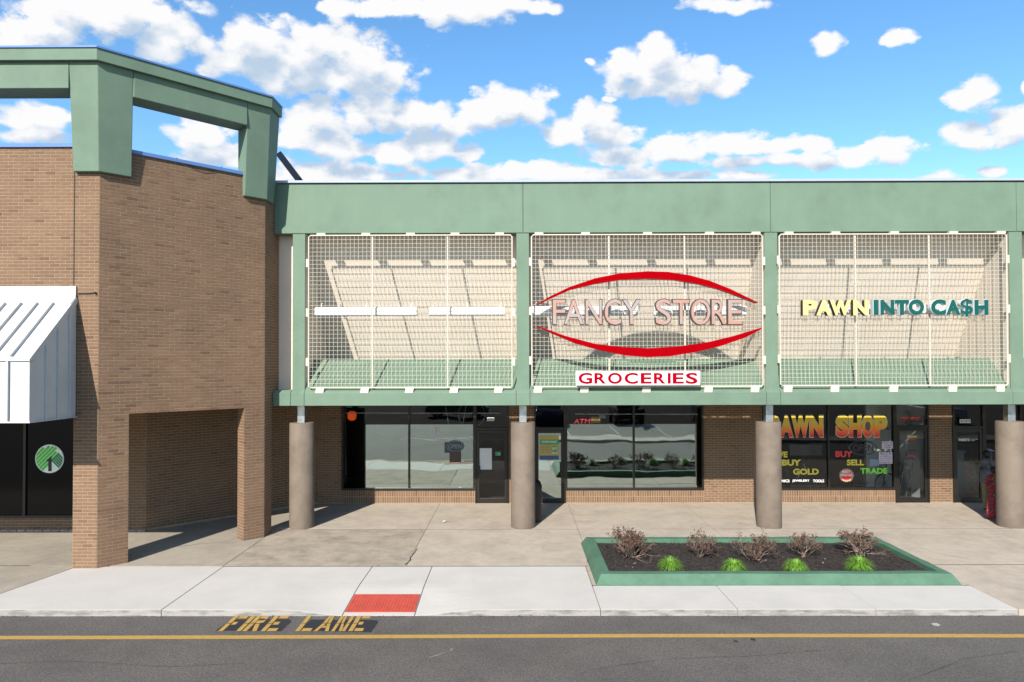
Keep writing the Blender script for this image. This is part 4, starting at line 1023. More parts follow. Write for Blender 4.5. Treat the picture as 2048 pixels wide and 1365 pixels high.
letters(ps, [('P', 1601.3, 1629.5), ('A', 1628, 1658.2), ('W', 1655, 1696.7), ('N', 1701.3, 1731.5)], DSN, .13, ['pawn_yellow', 'pawn_side'], .052, 601.3, 632)
letters(ps, [('I', 1741.6, 1750.5), ('N', 1755, 1782.3), ('T', 1783.6, 1811.5), ('O', 1811, 1841.4, 600, 631.2), ('C', 1855.5, 1884.8, 600, 631.2), ('A', 1885.4, 1913), ('$', 1913.8, 1938, 598.5, 634), ('H', 1941.6, 1968.9)], DSN, .13, ['teal', 'teal_side'], .05, 600.8, 630.7)
for ch, a, c, t0, t1 in (('I', 1741.6, 1750.5, 600.8, 630.7), ('N', 1755, 1782.3, 600.8, 630.7), ('T', 1783.6, 1811.5, 600.8, 630.7), ('O', 1811, 1841.4, 600, 631.2), ('C', 1855.5, 1884.8, 600, 631.2), ('A', 1885.4, 1913, 600.8, 630.7), ('$', 1913.8, 1938, 598.5, 634), ('H', 1941.6, 1968.9, 600.8, 630.7)):
    mb = MB(); ptext(mb, ch, a - .7, c + .7, t0 - .7, t1 + .7, DSN + .13, depth=.115, weight=.02 if ch == '$' else .05); mb.build('letter_trim', 'teal_side', ps)

# ------------------------------------------------------------------ things on and behind the glass
DT = DW + .010
def board(name, px0, py0, px1, py1, m_, label, cat, lines=(), d=DT, lm='vinyl_black', extra=None, th=.004):
    x0, x1, z0, z1 = prect(px0, py0, px1, py1, d)
    r_ = thing(name, ((x0 + x1) / 2, d, z0), label, cat)
    mb = MB(); mb.box(x0, x1, d, d + th, z0, z1); mb.build('sheet', m_, r_)
    for (s, a, b0, c, b1, *mm) in lines:
        mb = MB(); ptext(mb, s, a, c, b0, b1, d - .001, depth=.002, weight=.004); mb.build('print', mm[0] if mm else lm, r_)
    return r_
board('house_number', 974, 835.5, 988.5, 842.5, 'vinyl_white', 'house number 4583 on a white plate above the left shop door', 'house number', [('4583', 975, 836.5, 987.5, 841.5)])
board('house_number', 1919.5, 839, 1941, 846.5, 'vinyl_white', 'house number 4589 on a white plate above the right shop door', 'house number', [('4589', 1920.5, 840, 1940, 845.5)])
board('paper_notice', 958, 897, 983.5, 939.5, 'paper', 'blank white paper taped inside the left shop door', 'paper')
board('green_sticker', 990.5, 904, 1001, 912, 'sticker_green', 'small green card sticker on the left shop door', 'sticker', [('card', 996, 907.2, 1000.2, 909.2, 'vinyl_white')])
board('paper_notice', 868, 855, 878.5, 867, 'paper', 'small printed notice high on the left shop window', 'paper', [('NO', 871, 856, 876, 858.5, 'vinyl_red'), ('SMOKING', 869.5, 860, 877.5, 862, 'vinyl_red'), ('please', 869.5, 863.5, 877.5, 866, 'vinyl_black')])
po = board('phone_poster', 1079.5, 871.5, 1117.5, 920, 'poster_gold', 'gold and green poster reading Unlimited on the mirrored door', 'poster')
for a0_, b0_, a1_, b1_, mm in ((1079.5, 879.5, 1117.5, 889.5, 'poster_green'), (1079.5, 911.5, 1117.5, 920, 'poster_blue')):
    x0, x1, z0, z1 = prect(a0_, b0_, a1_, b1_, DT - .001); mb = MB(); mb.box(x0, x1, DT - .002, DT - .0005, z0, z1); mb.build('colour_band', mm, po)
c_ = on_y(1109, 898, DT); mb = MB(); mb.plate(disc(c_.x, c_.z, .085, .085, 24), DT - .002, DT - .0005); mb.build('price_disc', 'poster_green', po)
for s, a, b0, c, b1, mm in (('Unlimited', 1083.5, 880.8, 1112.5, 886.3, 'vinyl_white'), ('$39', 1104.5, 895, 1113.5, 901, 'vinyl_white'), ('talk text', 1082, 893, 1098, 895.5, 'poster_blue'), ('and data', 1082, 898, 1097, 900.5, 'poster_blue'), ('every month', 1082, 903, 1100, 905.5, 'poster_blue'), ('tax in', 1104, 904.5, 1114.5, 908, 'vinyl_white')):
    mb = MB(); ptext(mb, s, a, c, b0, b1, DT - .0025, depth=.0015, weight=.008); mb.build('print', mm, po)
# neon style open sign in the left window
def oval_ring(cx, cz, rx, rz, r_, y, n=32): return [(cx + rx * math.cos(2 * math.pi * k / n), y, cz + rz * math.sin(2 * math.pi * k / n)) for k in range(n + 1)]
c_ = on_y(910, 893, DT); px = 1 / (F / DT)
op = thing('open_sign', (c_.x, DT, c_.z - .3), 'dark oval OPEN sign above a wine red panel in the left window', 'open sign')
mb = MB(); mb.plate(disc(c_.x, c_.z, 18.5 * px, 11.5 * px, 32), DT - .012, DT + .006); 
mb.box(c_.x - 21 * px, c_.x - 8 * px, DT - .004, DT + .006, c_.z - 13 * px, c_.z + 8 * px); mb.build('back_plate', 'sign_back', op)
mb = MB(); mb.box(c_.x - 11 * px, c_.x + 12 * px, DT - .012, DT + .006, c_.z - 32 * px, c_.z - 10.5 * px); mb.build('lower_panel', 'sign_wine', op)
mb = MB(); mb.tube(oval_ring(c_.x, c_.z, 16.5 * px, 9.8 * px, 0, DT - .02), .007, 5); mb.build('tube_ring', 'neon_off', op)
mb = MB(); add_text(mb, 'OPEN', c_.x - 13 * px, c_.x + 13 * px, c_.z - 4.2 * px, c_.z + 4.2 * px, DT - .014, depth=.008, shear=.2); mb.build('lettering', 'neon_off', op)
# ATM sign, tags, lamp
atm = thing('atm_sign', (gx(1164, DW + .3), DW + .3, gz(848, DW + .3)), 'red ATM tube lettering inside the top of the middle window', 'neon sign')
mb = MB(); ptext(mb, 'ATM', 1148.5, 1180, 838.5, 847.5, DW + .1, depth=.012, weight=-.004, shear=.15); mb.build('lettering', 'neon_red', atm)
board('window_tag', 1182, 834.5, 1200.5, 846.5, 'tag_yellow', 'small yellow sign hanging beside the red ATM lettering', 'tag', [('SALE', 1187, 836, 1195, 838.5, 'vinyl_black')] if False else [], d=DW + .12)
board('window_tag', 1197.5, 831, 1211, 837, 'tag_blue', 'small pale blue sticker above the yellow sign', 'tag', d=DW + .09)
lp = thing('orange_lantern', (gx(703.5, DW + .25), DW + .25, gz(848, DW + .25)), 'orange paper lantern hanging in the corner of the left window', 'lantern')
x0, x1, z0, z1 = prect(695.5, 823, 712.5, 841, DW + .25); cx_ = (x0 + x1) / 2; h = z1 - z0
mb = MB(); mb.lathe(cx_, DW + .25, [(.07, z0), (.115, z0 + h * .2), (.125, z0 + h * .5), (.115, z0 + h * .8), (.07, z1)], 20); mb.build('shade', 'orange_lamp', lp, smooth=True)
mb = MB(); mb.lathe(cx_, DW + .25, [(.06, z1), (.06, z1 + .03)], 16); mb.lathe(cx_, DW + .25, [(.05, z0 - .05), (.06, z0)], 16); mb.tube([(cx_, DW + .25, z1), (cx_, DW + .25, ZL)], .004, 4); mb.build('cap', 'sign_wine', lp)
for a, c, y_, lab in ((692, 1000, 826.5, 'thin white rod standing in for a sunlight strip in the left window'), (1150, 1396, 828.5, 'thin white rod standing in for a sunlight strip in the middle window')):
    mb = MB(); mb.tube([on_y(a, y_, DW + .07), on_y(c, y_ + .5, DW + .07)], .013, 6); tag(mb.build('sun_strip_rod', 'vinyl_white'), lab, 'rod')  # white rods added to draw the thin strip of sunlight across the windows
rt = thing('ring_light', on_y(941, 830, DW + .09), 'pale thin ring tube with two blue strands high in the left window', 'ring light')
c_ = on_y(943, 829, DW + .09); mb = MB(); mb.tube([(c_.x + .37 * math.cos(k * math.pi / 20), DW + .09, c_.z + .37 * math.sin(k * math.pi / 20)) for k in range(41)], .007, 5); mb.build('ring', 'neon_off', rt)
for a, c in (((891, 812), (897, 848)), ((932, 812), (926, 848))):
    mb = MB(); mb.tube([on_y(*a, DW + .08), on_y(*c, DW + .08)], .009, 5); mb.build('strand', 'tag_blue', rt)
# pawn shop window lettering
grad_mat('pawn_gradient', gz(875.5, DT), gz(830.5, DT))
pw = thing('pawn_lettering', (gx(1650, DT), DT, gz(876, DT)), 'window lettering PAWN SHOP fading from yellow to red', 'lettering')
for ch, a, c in (('P', 1531, 1559), ('A', 1559.5, 1586), ('W', 1583, 1619.5), ('N', 1619.3, 1646), ('S', 1671.8, 1697), ('H', 1698.3, 1722.4), ('O', 1723.6, 1747.6), ('P', 1748.3, 1774.4)):
    mb = MB(); ptext(mb, ch, a, c, 831, 874.8, DT - .001, depth=.002, weight=.075); mb.build('letter', 'pawn_gradient', pw)
    mb = MB(); ptext(mb, ch, a - .8, c + .8, 830.2, 875.8, DT + .002, depth=.002, weight=.08); mb.build('letter_outline', 'vinyl_pale', pw)
def words_(name, label, spec, weight=.03):
    a = on_y((spec[0][1] + spec[0][3]) / 2, spec[0][4], DT); r_ = thing(name, a, label, 'lettering')
    for s, px0, py0, px1, py1, mm in spec:
        mb = MB(); ptext(mb, s, px0, px1, py0, py1, DT - .001, depth=.002, weight=weight); mb.build('lettering', mm, r_)
    return r_
words_('gold_lettering', 'yellow window lettering WE BUY GOLD in three rows', [('WE', 1549, 903.5, 1575, 915.5, 'yellow'), ('BUY', 1563.5, 919.5, 1602, 932, 'yellow'), ('GOLD', 1586, 937.5, 1637.5, 950, 'yellow')], .05)
words_('goods_lettering', 'white window lettering ELECTRONICS JEWELERY TOOLS along the bottom', [('ELECTRONICS', 1532, 959.5, 1579, 965, 'vinyl_white'), ('JEWELERY', 1584.5, 959.5, 1619, 965, 'vinyl_white'), ('TOOLS', 1626, 959.5, 1648, 965, 'vinyl_white')], .02)
words_('trade_lettering', 'window lettering BUY SELL TRADE in red, yellow and green', [('BUY', 1671, 902.5, 1705, 914.8, 'vinyl_red'), ('SELL', 1693.5, 919.5, 1728, 931.3, 'yellow'), ('TRADE', 1720.5, 936.5, 1775, 948, 'lime')], .04)
c_ = on_y(1693, 951, DT); st = thing('price_burst', (c_.x, DT, c_.z - .2), 'red and yellow starburst sticker reading BEST PRICES', 'sticker')
n = 24; mb = MB(); mb.plate([(c_.x + (15.5 if k % 2 else 11.5) * px * math.cos(math.pi * k / n), c_.z + (14 if k % 2 else 10.5) * px * math.sin(math.pi * k / n)) for k in range(2 * n)], DT, DT + .003); mb.build('star', 'vinyl_pale', st)
mb = MB(); mb.plate([(c_.x + (13.5 if k % 2 else 10) * px * math.cos(math.pi * k / n), c_.z + (12.2 if k % 2 else 9.2) * px * math.sin(math.pi * k / n)) for k in range(2 * n)], DT - .002, DT - .0005); mb.build('star', 'vinyl_red', st)
mb = MB(); ptext(mb, 'BEST', 1685, 1701, 941.5, 946.5, DT - .003, depth=.0015, weight=.03); ptext(mb, 'PRICES', 1681.5, 1705, 948, 953, DT - .003, depth=.0015, weight=.03); ptext(mb, 'HERE', 1686, 1700, 955, 959, DT - .003, depth=.0015, weight=.03) if False else None
mb.build('lettering', 'vinyl_white', st)
c_ = on_y(1729, 897, DT); op = thing('open_sign', (c_.x, DW + .14, c_.z - .2), 'unlit oval OPEN tube sign in the pawn shop window', 'open sign')
mb = MB(); mb.tube(oval_ring(c_.x, c_.z, 28 * px, 14.5 * px, 0, DW + .1), .010, 5); mb.tube(oval_ring(c_.x, c_.z, 26 * px, 12.8 * px, 0, DW + .1), .008, 5); mb.build('tube_ring', 'neon_blue', op)
mb = MB(); add_text(mb, 'OPEN', c_.x - 20 * px, c_.x + 20 * px, c_.z - 7 * px, c_.z + 7 * px, DW + .1, depth=.012); mb.build('lettering', 'neon_wine', op)
board('paper_notice', 1764, 883.5, 1786.3, 898, 'paper_lilac', 'upper lilac paper notice about ringing the doorbell', 'paper', [('Please ring', 1766, 885, 1784.5, 888.3), ('doorbell', 1768, 889.3, 1782.5, 892.5), ('to enter', 1768.5, 893.5, 1782, 896.3)], lm='sign_red_side')
board('paper_notice', 1758, 905.2, 1784.8, 928, 'paper_lilac', 'lower lilac paper notice about visitors under eighteen', 'paper', [('Must be 18', 1761, 906.7, 1781.5, 909.7), ('or older or', 1761, 911, 1781.5, 914), ('accompanied', 1759.5, 915.2, 1783.3, 918.2), ('by an adult', 1761, 919.4, 1781.5, 922.4), ('to enter store', 1760, 923.6, 1783, 926.6)], lm='sign_red_side')
board('paper_notice', 1739, 919.5, 1758.5, 932, 'paper_blue', 'pale blue paper notice beside the word SELL', 'paper')
words_('door_lettering', 'lettering LADA AB LLC and 4587 above the pawn shop door', [('LADA AB LLC', 1801, 834.5, 1840, 840, 'vinyl_red'), ('4587', 1809, 842, 1829, 850.5, 'vinyl_black')], .015)
words_('hours_lettering', 'pawn shop name and opening hours lettered on the glass door', [('Pawn', 1815, 870.5, 1834, 876, 'yellow'), ('Shop', 1818, 877.5, 1832, 882, 'vinyl_red'), ('Hours', 1813.5, 898.5, 1832.5, 903.5, 'vinyl_black'), ('Mon-Fri', 1816, 905.5, 1830, 908, 'vinyl_black'), ('10-6', 1816, 910, 1830, 915, 'vinyl_red'), ('Saturday', 1816.5, 917, 1829.5, 919.5, 'vinyl_black')], .012)
words_('phone_shop_lettering', 'white word metro lettered on the dark right hand door', [('metro', 1917.5, 876.5, 1939.5, 883, 'vinyl_white'), ('authorized', 1942, 878, 1955, 879.6, 'vinyl_white'), ('dealer', 1942, 880.8, 1950, 882.4, 'vinyl_white')], .012)

# goods inside the pawn shop
mb = MB(); x0, x1, z0, z1 = prect(1579, 889, 1645, 912, DW + .5); tv = thing('television', ((x0 + x1) / 2, DW + .5, .5), 'wide dark television screen standing inside the pawn shop window', 'television')
mb.box(x0, x1, DW + .5, DW + .56, z0, z1); mb.build('screen', 'tv', tv, bevel=.01)
mb = MB(); xc = (x0 + x1) / 2; mb.box(xc - .12, xc - .08, DW + .52, DW + .55, .55, z0 + .03); mb.box(xc + .08, xc + .12, DW + .52, DW + .55, .55, z0 + .03); mb.box(xc - .5, xc + .5, DW + .35, DW + .75, 0, .55); mb.build('stand', 'dark_room', tv)
def wheel_ring(mb, x, y, z, r_, t_=.018): mb.tube([(x + r_ * math.cos(k * math.pi / 12), y, z + r_ * math.sin(k * math.pi / 12)) for k in range(25)], t_, 5)
def bicycle(x, y, label):
    b_ = thing('bicycle', (x, y, 0), label, 'bicycle', 'bicycles inside the pawn shop')
    for dx in (-.5, .5):
        mb = MB(); wheel_ring(mb, x + dx, y, .34, .32)
        for k in range(6): mb.tube([(x + dx, y, .34), (x + dx + .31 * math.cos(k * 1.047), y, .34 + .31 * math.sin(k * 1.047))], .003, 4)
        mb.build('wheel', 'tyre', b_)
    mb = MB(); q = [(x - .5, y, .34), (x - .1, y, .3), (x + .32, y, .78), (x - .2, y, .8), (x - .1, y, .3)]; mb.tube(q, .018, 6); mb.tube([(x - .5, y, .34), (x - .2, y, .8)], .012, 5); mb.tube([(x + .5, y, .34), (x + .3, y, .95)], .016, 6); mb.build('bike_frame', 'chrome', b_)
    mb = MB(); mb.tube([(x + .28, y - .25, 1.0), (x + .3, y, .97), (x + .28, y + .25, 1.0)], .013, 6); mb.build('handlebar', 'chrome', b_)
    mb = MB(); mb.box(x - .32, x - .08, y - .07, y + .07, .85, .91); mb.build('saddle', 'tyre', b_, bevel=.03)
bicycle(gx(1585, DW + .9), DW + .9, 'bicycle standing below the words BUY GOLD inside the window')
bicycle(gx(1735, DW + 1.0), DW + 1.0, 'bicycle standing behind the word TRADE inside the window')
def tripod(px_, y, h, label):
    x = gx(px_, y); t_ = thing('tripod', (x, y, 0), label, 'tripod', 'metal tripods inside the pawn shop')
    for a in (0, 2.1, 4.2):
        mb = MB(); mb.tube([(x, y, h * .85), (x + .22 * math.cos(a + .5), y + .22 * math.sin(a + .5), .01)], .018, 6); mb.build('leg', 'chrome', t_)
    mb = MB(); mb.tube([(x, y, h * .5), (x, y, h)], .016, 6); mb.box(x - .05, x + .05, y - .05, y + .05, h, h + .08); mb.build('head', 'vinyl_white', t_)
tripod(1778, DW + .6, 1.95, 'tall tripod with a pale head behind the paper notices'); tripod(1812, DW + 1.1, 1.5, 'tripod behind the left edge of the pawn shop door'); tripod(1826, DW + .8, 1.25, 'shorter tripod in the middle of the pawn shop door')
mb = MB(); x0, x1, z0, z1 = prect(1840, 960, 1848, 1003, DW + .7)
mb.box(x0, x1 + .02, DW + .7, DW + .74, 0, z1 - z0 + .1); tag(mb.build('white_panel', 'white_paint'), 'narrow white panel leaning inside the pawn shop door', 'panel')
mb = MB(); x0, x1, z0, z1 = prect(1909, 905, 1928, 960, DW + .9); mb.box(x0, x1, DW + .9, DW + 1.3, .0, z1); mb.box(x0 - .03, x1 + .03, DW + .86, DW + 1.34, z1, z1 + .05)
tag(mb.build('display_stand', 'interior_teal'), 'grey display stand inside the right hand door', 'display stand')
mb = MB(); mb.box(gx(1912, DW + 1.3), gx(1985, DW + 1.3), DW + 1.35, DW + 1.9, 0, .92); mb.box(gx(1910, DW + 1.3), gx(1988, DW + 1.3), DW + 1.3, DW + 1.95, .92, .97)
tag(mb.build('shop_counter', 'twig'), 'low brown counter inside the right hand door', 'counter')

# litter bin behind the second column
bx, by = gx(1064, 16.95), 16.95; lb = thing('litter_bin', (bx, by, 0), 'black litter bin half hidden behind the second column', 'bin')
mb = MB(); mb.lathe(bx, by, [(.215, 0), (.23, .04), (.235, .80), (.235, .82)], 28); mb.build('body', 'bin', lb, smooth=True)
mb = MB(); mb.lathe(bx, by, [(.24, .82), (.24, .86), (.20, .97), (.10, 1.05), (.03, 1.06)], 28); mb.build('lid', 'bin', lb, smooth=True)

# paper scrap
p = on_z(889, 1044.5); mb = MB(); mb.add([(p.x - .05, p.y - .07, .012), (p.x + .04, p.y - .05, .03), (p.x + .055, p.y + .08, .014), (p.x - .035, p.y + .05, .025)], [(0, 1, 2), (0, 2, 3)])
tag(mb.build('paper_scrap', 'vinyl_white'), 'white paper scrap lying on the concrete before the left window', 'litter')

# ------------------------------------------------------------------ planter with shrubs
PLO = [on_z(1185, 1172.5), on_z(1913, 1169.5), on_z(1757, 1085), on_z(1169.5, 1090.5)]
print('planter', PLO)
px0, px1, py0, py1 = (PLO[0].x + PLO[3].x) / 2, (PLO[1].x + PLO[2].x) / 2, (PLO[0].y + PLO[1].y) / 2, (PLO[2].y + PLO[3].y) / 2
plr = thing('planter_bed', ((px0 + px1) / 2, (py0 + py1) / 2, 0), 'raised planting bed with a green painted concrete kerb', 'planter')
ZK = .17; BO = .10; WK = .26
o_ = [(px0, py0), (px1, py0), (px1, py1), (px0, py1)]
def inset(d): return [(px0 + d, py0 + d), (px1 - d, py0 + d), (px1 - d, py1 - d), (px0 + d, py1 - d)]
t_ = inset(BO); i_ = inset(WK)
for k in range(4):
    j = (k + 1) % 4; mb = MB()
    a0_, a1_ = o_[k], o_[j]; b0_, b1_ = t_[k], t_[j]; c0_, c1_ = i_[k], i_[j]
    n = 14
    def lerp(p, q, s_): return (p[0] + (q[0] - p[0]) * s_, p[1] + (q[1] - p[1]) * s_)
    vs = []; fs_ = []
    for q in range(n + 1):
        s_ = q / n; w_ = random.uniform(-.006, .006); a = lerp(a0_, a1_, s_); b_ = lerp(b0_, b1_, s_); c_ = lerp(c0_, c1_, s_)
        vs += [(a[0], a[1], -.02), (a[0], a[1], .015), (b_[0], b_[1], ZK + w_), (c_[0], c_[1], ZK + w_), (c_[0], c_[1], -.02)]
    for q in range(n):
        for r_ in range(4): fs_.append((q * 5 + r_, (q + 1) * 5 + r_, (q + 1) * 5 + r_ + 1, q * 5 + r_ + 1))
    mb.add(vs, fs_); mb.build('kerb', 'planter_green', plr, fixn=True, smooth=True)
mb = MB(); nx, ny = 90, 40; vs = []; fs_ = []
from mathutils import noise as mn
def mz(x, y): return .085 + .035 * mn.noise(Vector((x * 2.2, y * 2.2, 0))) + .012 * mn.noise(Vector((x * 14, y * 14, 3)))
for j in range(ny + 1):
    for i in range(nx + 1):
        x = px0 + WK - .01 + (px1 - px0 - 2 * WK + .02) * i / nx; y = py0 + WK - .01 + (py1 - py0 - 2 * WK + .02) * j / ny; vs.append((x, y, mz(x, y)))
for j in range(ny):
    for i in range(nx): k = j * (nx + 1) + i; fs_.append((k, k + 1, k + nx + 2, k + nx + 1))
mb.add(vs, fs_); mb.build('mulch', 'mulch', plr, kind='stuff')
mb = MB()
for k in range(6500):
    x = random.uniform(px0 + WK + .02, px1 - WK - .02); y = random.uniform(py0 + WK + .02, py1 - WK - .02); z = mz(x, y) + .004
    l_ = random.uniform(.012, .04); w_ = random.uniform(.004, .011); a = random.uniform(0, math.pi); tl = random.uniform(-.5, .5)
    u_ = Vector((math.cos(a) * math.cos(tl), math.sin(a) * math.cos(tl), math.sin(tl))); v_ = Vector((-math.sin(a), math.cos(a), random.uniform(-.4, .4)))
    c_ = Vector((x, y, z + .006)); mb.add([c_ - u_ * l_ - v_ * w_, c_ + u_ * l_ - v_ * w_, c_ + u_ * l_ + v_ * w_, c_ - u_ * l_ + v_ * w_], [(0, 1, 2, 3)], 1 if random.random() < .012 else 0)
mb.build('bark_chips', ['mulch_chip', 'chip_pale'], plr, kind='stuff')

def shrub(px_, py_, w, h, label, seed, dense=1.0, lean=0):
    rnd = random.Random(seed); base = on_z(px_, py_, .09); r_ = thing('bare_shrub', base, label, 'shrub', 'bare budding shrubs in the planting bed')
    br = MB(); lf = MB(); tips = []
    def grow(p, d, l_, rad, depth):
        n = 3; pts = [p]; q = p
        for i in range(n):
            d = (d + Vector((rnd.gauss(0, .16), rnd.gauss(0, .16), rnd.gauss(.05, .10)))).normalized(); q = q + d * l_ / n; pts.append(q)
        br.tube(pts, rad, 4 if depth > 1 else 5, mi=0 if rnd.random() < .6 else 1, r1=rad * .6, caps=False)
        tips.append((pts[-1], depth)); tips.append((pts[-2], depth))
        if depth < 4:
            for k in range(rnd.choice((2, 2, 3))):
                s_ = .85 if depth < 2 else 1.0
                nd_ = (d + Vector((rnd.gauss(0, .6), rnd.gauss(0, .6), rnd.gauss(.02, .34))) * s_).normalized()
                grow(pts[-1 - (k % 2)], nd_, l_ * rnd.uniform(.62, .85), rad * .62, depth + 1)
    nst = int(11 * dense)
    for k in range(nst):
        a = 2 * math.pi * k / nst + rnd.uniform(-.3, .3); sp_ = rnd.uniform(.5, 2.6) * w / h
        d = Vector((math.cos(a) * sp_ + lean, math.sin(a) * sp_, 1)).normalized()
        grow(base + Vector((rnd.uniform(-.08, .08), rnd.uniform(-.06, .06), -.02)), d, h * rnd.uniform(.30, .42), .010, 0)
    br.build('branches', ['twig', 'twig_dark'], r_)
    for p, dp in tips:
        if dp < 3: continue
        for k in range(int(1.1 * dense + rnd.random()) if p.z > base.z + h * .5 else rnd.choice((0, 0, 1))):
            c_ = p + Vector((rnd.gauss(0, .014), rnd.gauss(0, .014), rnd.gauss(.004, .014))); s_ = rnd.uniform(.008, .02)
            u_ = Vector((rnd.gauss(0, 1), rnd.gauss(0, 1), rnd.gauss(0, 1))).normalized(); v_ = u_.orthogonal().normalized()
            lf.add([c_ - u_ * s_ * 1.6, c_ + v_ * s_ * .7, c_ + u_ * s_ * 1.5, c_ - v_ * s_ * .7], [(0, 1, 2, 3)], 0 if rnd.random() < .75 else 1)
    lf.build('buds', ['bud_leaf', 'dry_leaf'], r_, kind='stuff')
shrub(1257, 1116, .46, .60, 'fullest bare shrub with dark red buds at the left end of the bed', 1, 1.5)
shrub(1396, 1113, .38, .52, 'thin bare shrub, second from the left in the bed', 2, .85)
shrub(1508, 1121, .42, .58, 'ragged bare shrub in the middle of the bed', 3, 1.0, .12)
shrub(1608, 1112, .35, .50, 'smallest bare shrub, fourth from the left in the bed', 4, .75)
shrub(1722, 1111, .44, .54, 'bare shrub with dark buds at the right end of the bed', 5, 1.2)
def tuft(px_, py_, w, h, label, seed):
    rnd = random.Random(seed); base = on_z(px_, py_, .08); r_ = thing('grass_tuft', base, label, 'grass tuft', 'bright green grass tufts in the planting bed')
    for nm, cnt in (('blades', 620),):
        mb = MB()
        for k in range(cnt):
            a = rnd.uniform(0, 2 * math.pi); th = math.acos(rnd.uniform(.02, 1)); q_ = rnd.uniform(.78, 1.12); out = w * math.sin(th) * q_; hh = h * math.cos(th) * q_; wd = rnd.uniform(.0035, .0065)
            u_ = Vector((math.cos(a), math.sin(a), 0)); s_ = Vector((-math.sin(a), math.cos(a), 0)); b_ = base + u_ * rnd.uniform(0, .06) + Vector((0, 0, -.01)); pts = []
            for i in range(4):
                t = i / 3; c_ = b_ + u_ * out * t ** 1.25 + Vector((0, 0, hh * t + .10 * math.sin(math.pi * t) * (1 if th > .6 else .3))); wf = wd * (1 - t * .8); pts += [c_ - s_ * wf, c_ + s_ * wf]
            mb.add(pts, [(0, 1, 3, 2), (2, 3, 5, 4), (4, 5, 7, 6)])
        mb.build(nm, 'grass_blade', r_, kind='stuff')
tuft(1341, 1141, .235, .25, 'grass tuft nearest the left end of the bed', 11); tuft(1467, 1143, .225, .225, 'grass tuft in front of the middle shrub', 12)
tuft(1592, 1143, .225, .225, 'grass tuft between the middle and right end shrubs', 13); tuft(1719, 1140, .26, .26, 'largest grass tuft, nearest the right end of the bed', 14)
# dead leaves and dirt in the gutter
mb = MB()
for k in range(700):
    x = random.uniform(-9.5, 11)
    if mn.noise(Vector((x * 1.3, 0, 5))) < random.uniform(-.25, .5): continue
    y = KY - .012 - abs(random.gauss(0, .035)); s_ = random.uniform(.006, .022); a = random.uniform(0, 6.28)
    u_ = Vector((math.cos(a), math.sin(a), random.uniform(-.3, .3))) * s_; v_ = Vector((-math.sin(a), math.cos(a), random.uniform(-.3, .3))) * s_ * .5; c_ = Vector((x, y, Z_ROAD + .010))
    mb.add([c_ - u_, c_ + v_, c_ + u_, c_ - v_], [(0, 1, 2, 3)])
mb.build('leaf_litter', 'litter', kind='stuff')
for px_, py_, lab in ((1471, 1284, 'left dark leaf lying past the yellow line'), (1506, 1281, 'small right dark leaf lying past the yellow line')):
    p = on_z(px_, py_, Z_ROAD); mb = MB(); rnd = random.Random(px_); n = 11
    pts = [(p.x + .05 * rnd.uniform(.5, 1) * math.cos(2 * math.pi * k / n), p.y + .05 * rnd.uniform(.5, 1) * math.sin(2 * math.pi * k / n), Z_ROAD + rnd.uniform(.008, .025)) for k in range(n)]
    mb.add(pts + [(p.x, p.y, Z_ROAD + .018)], [(k, (k + 1) % n, n) for k in range(n)]); tag(mb.build('fallen_leaf', 'litter'), lab, 'leaf')

# ------------------------------------------------------------------ people by the last column
def skin_body(name, root, verts, edges, radii, mats, assign, sub=2):
    me = bpy.data.meshes.new(name); off = WL[root.name]
    me.from_pydata([tuple(Vector(v) - off) for v in verts], edges, []); o = put(bpy.data.objects.new(name, me), root)
    md = o.modifiers.new('skin', 'SKIN'); md.use_smooth_shade = True
    for i, r_ in enumerate(radii): me.skin_vertices[0].data[i].radius = (r_, r_) if not isinstance(r_, tuple) else r_
    me.skin_vertices[0].data[0].use_root = True
    s_ = o.modifiers.new('sub', 'SUBSURF'); s_.levels = sub; s_.render_levels = sub
    dg = bpy.context.evaluated_depsgraph_get(); dg.update(); m2 = bpy.data.meshes.new_from_object(o.evaluated_get(dg))
    o.modifiers.clear(); o.data = m2; m2.materials.clear()
    for m_ in mats: m2.materials.append(M[m_])
    for p in m2.polygons: p.material_index = assign(p.center + off); p.use_smooth = True
    return o
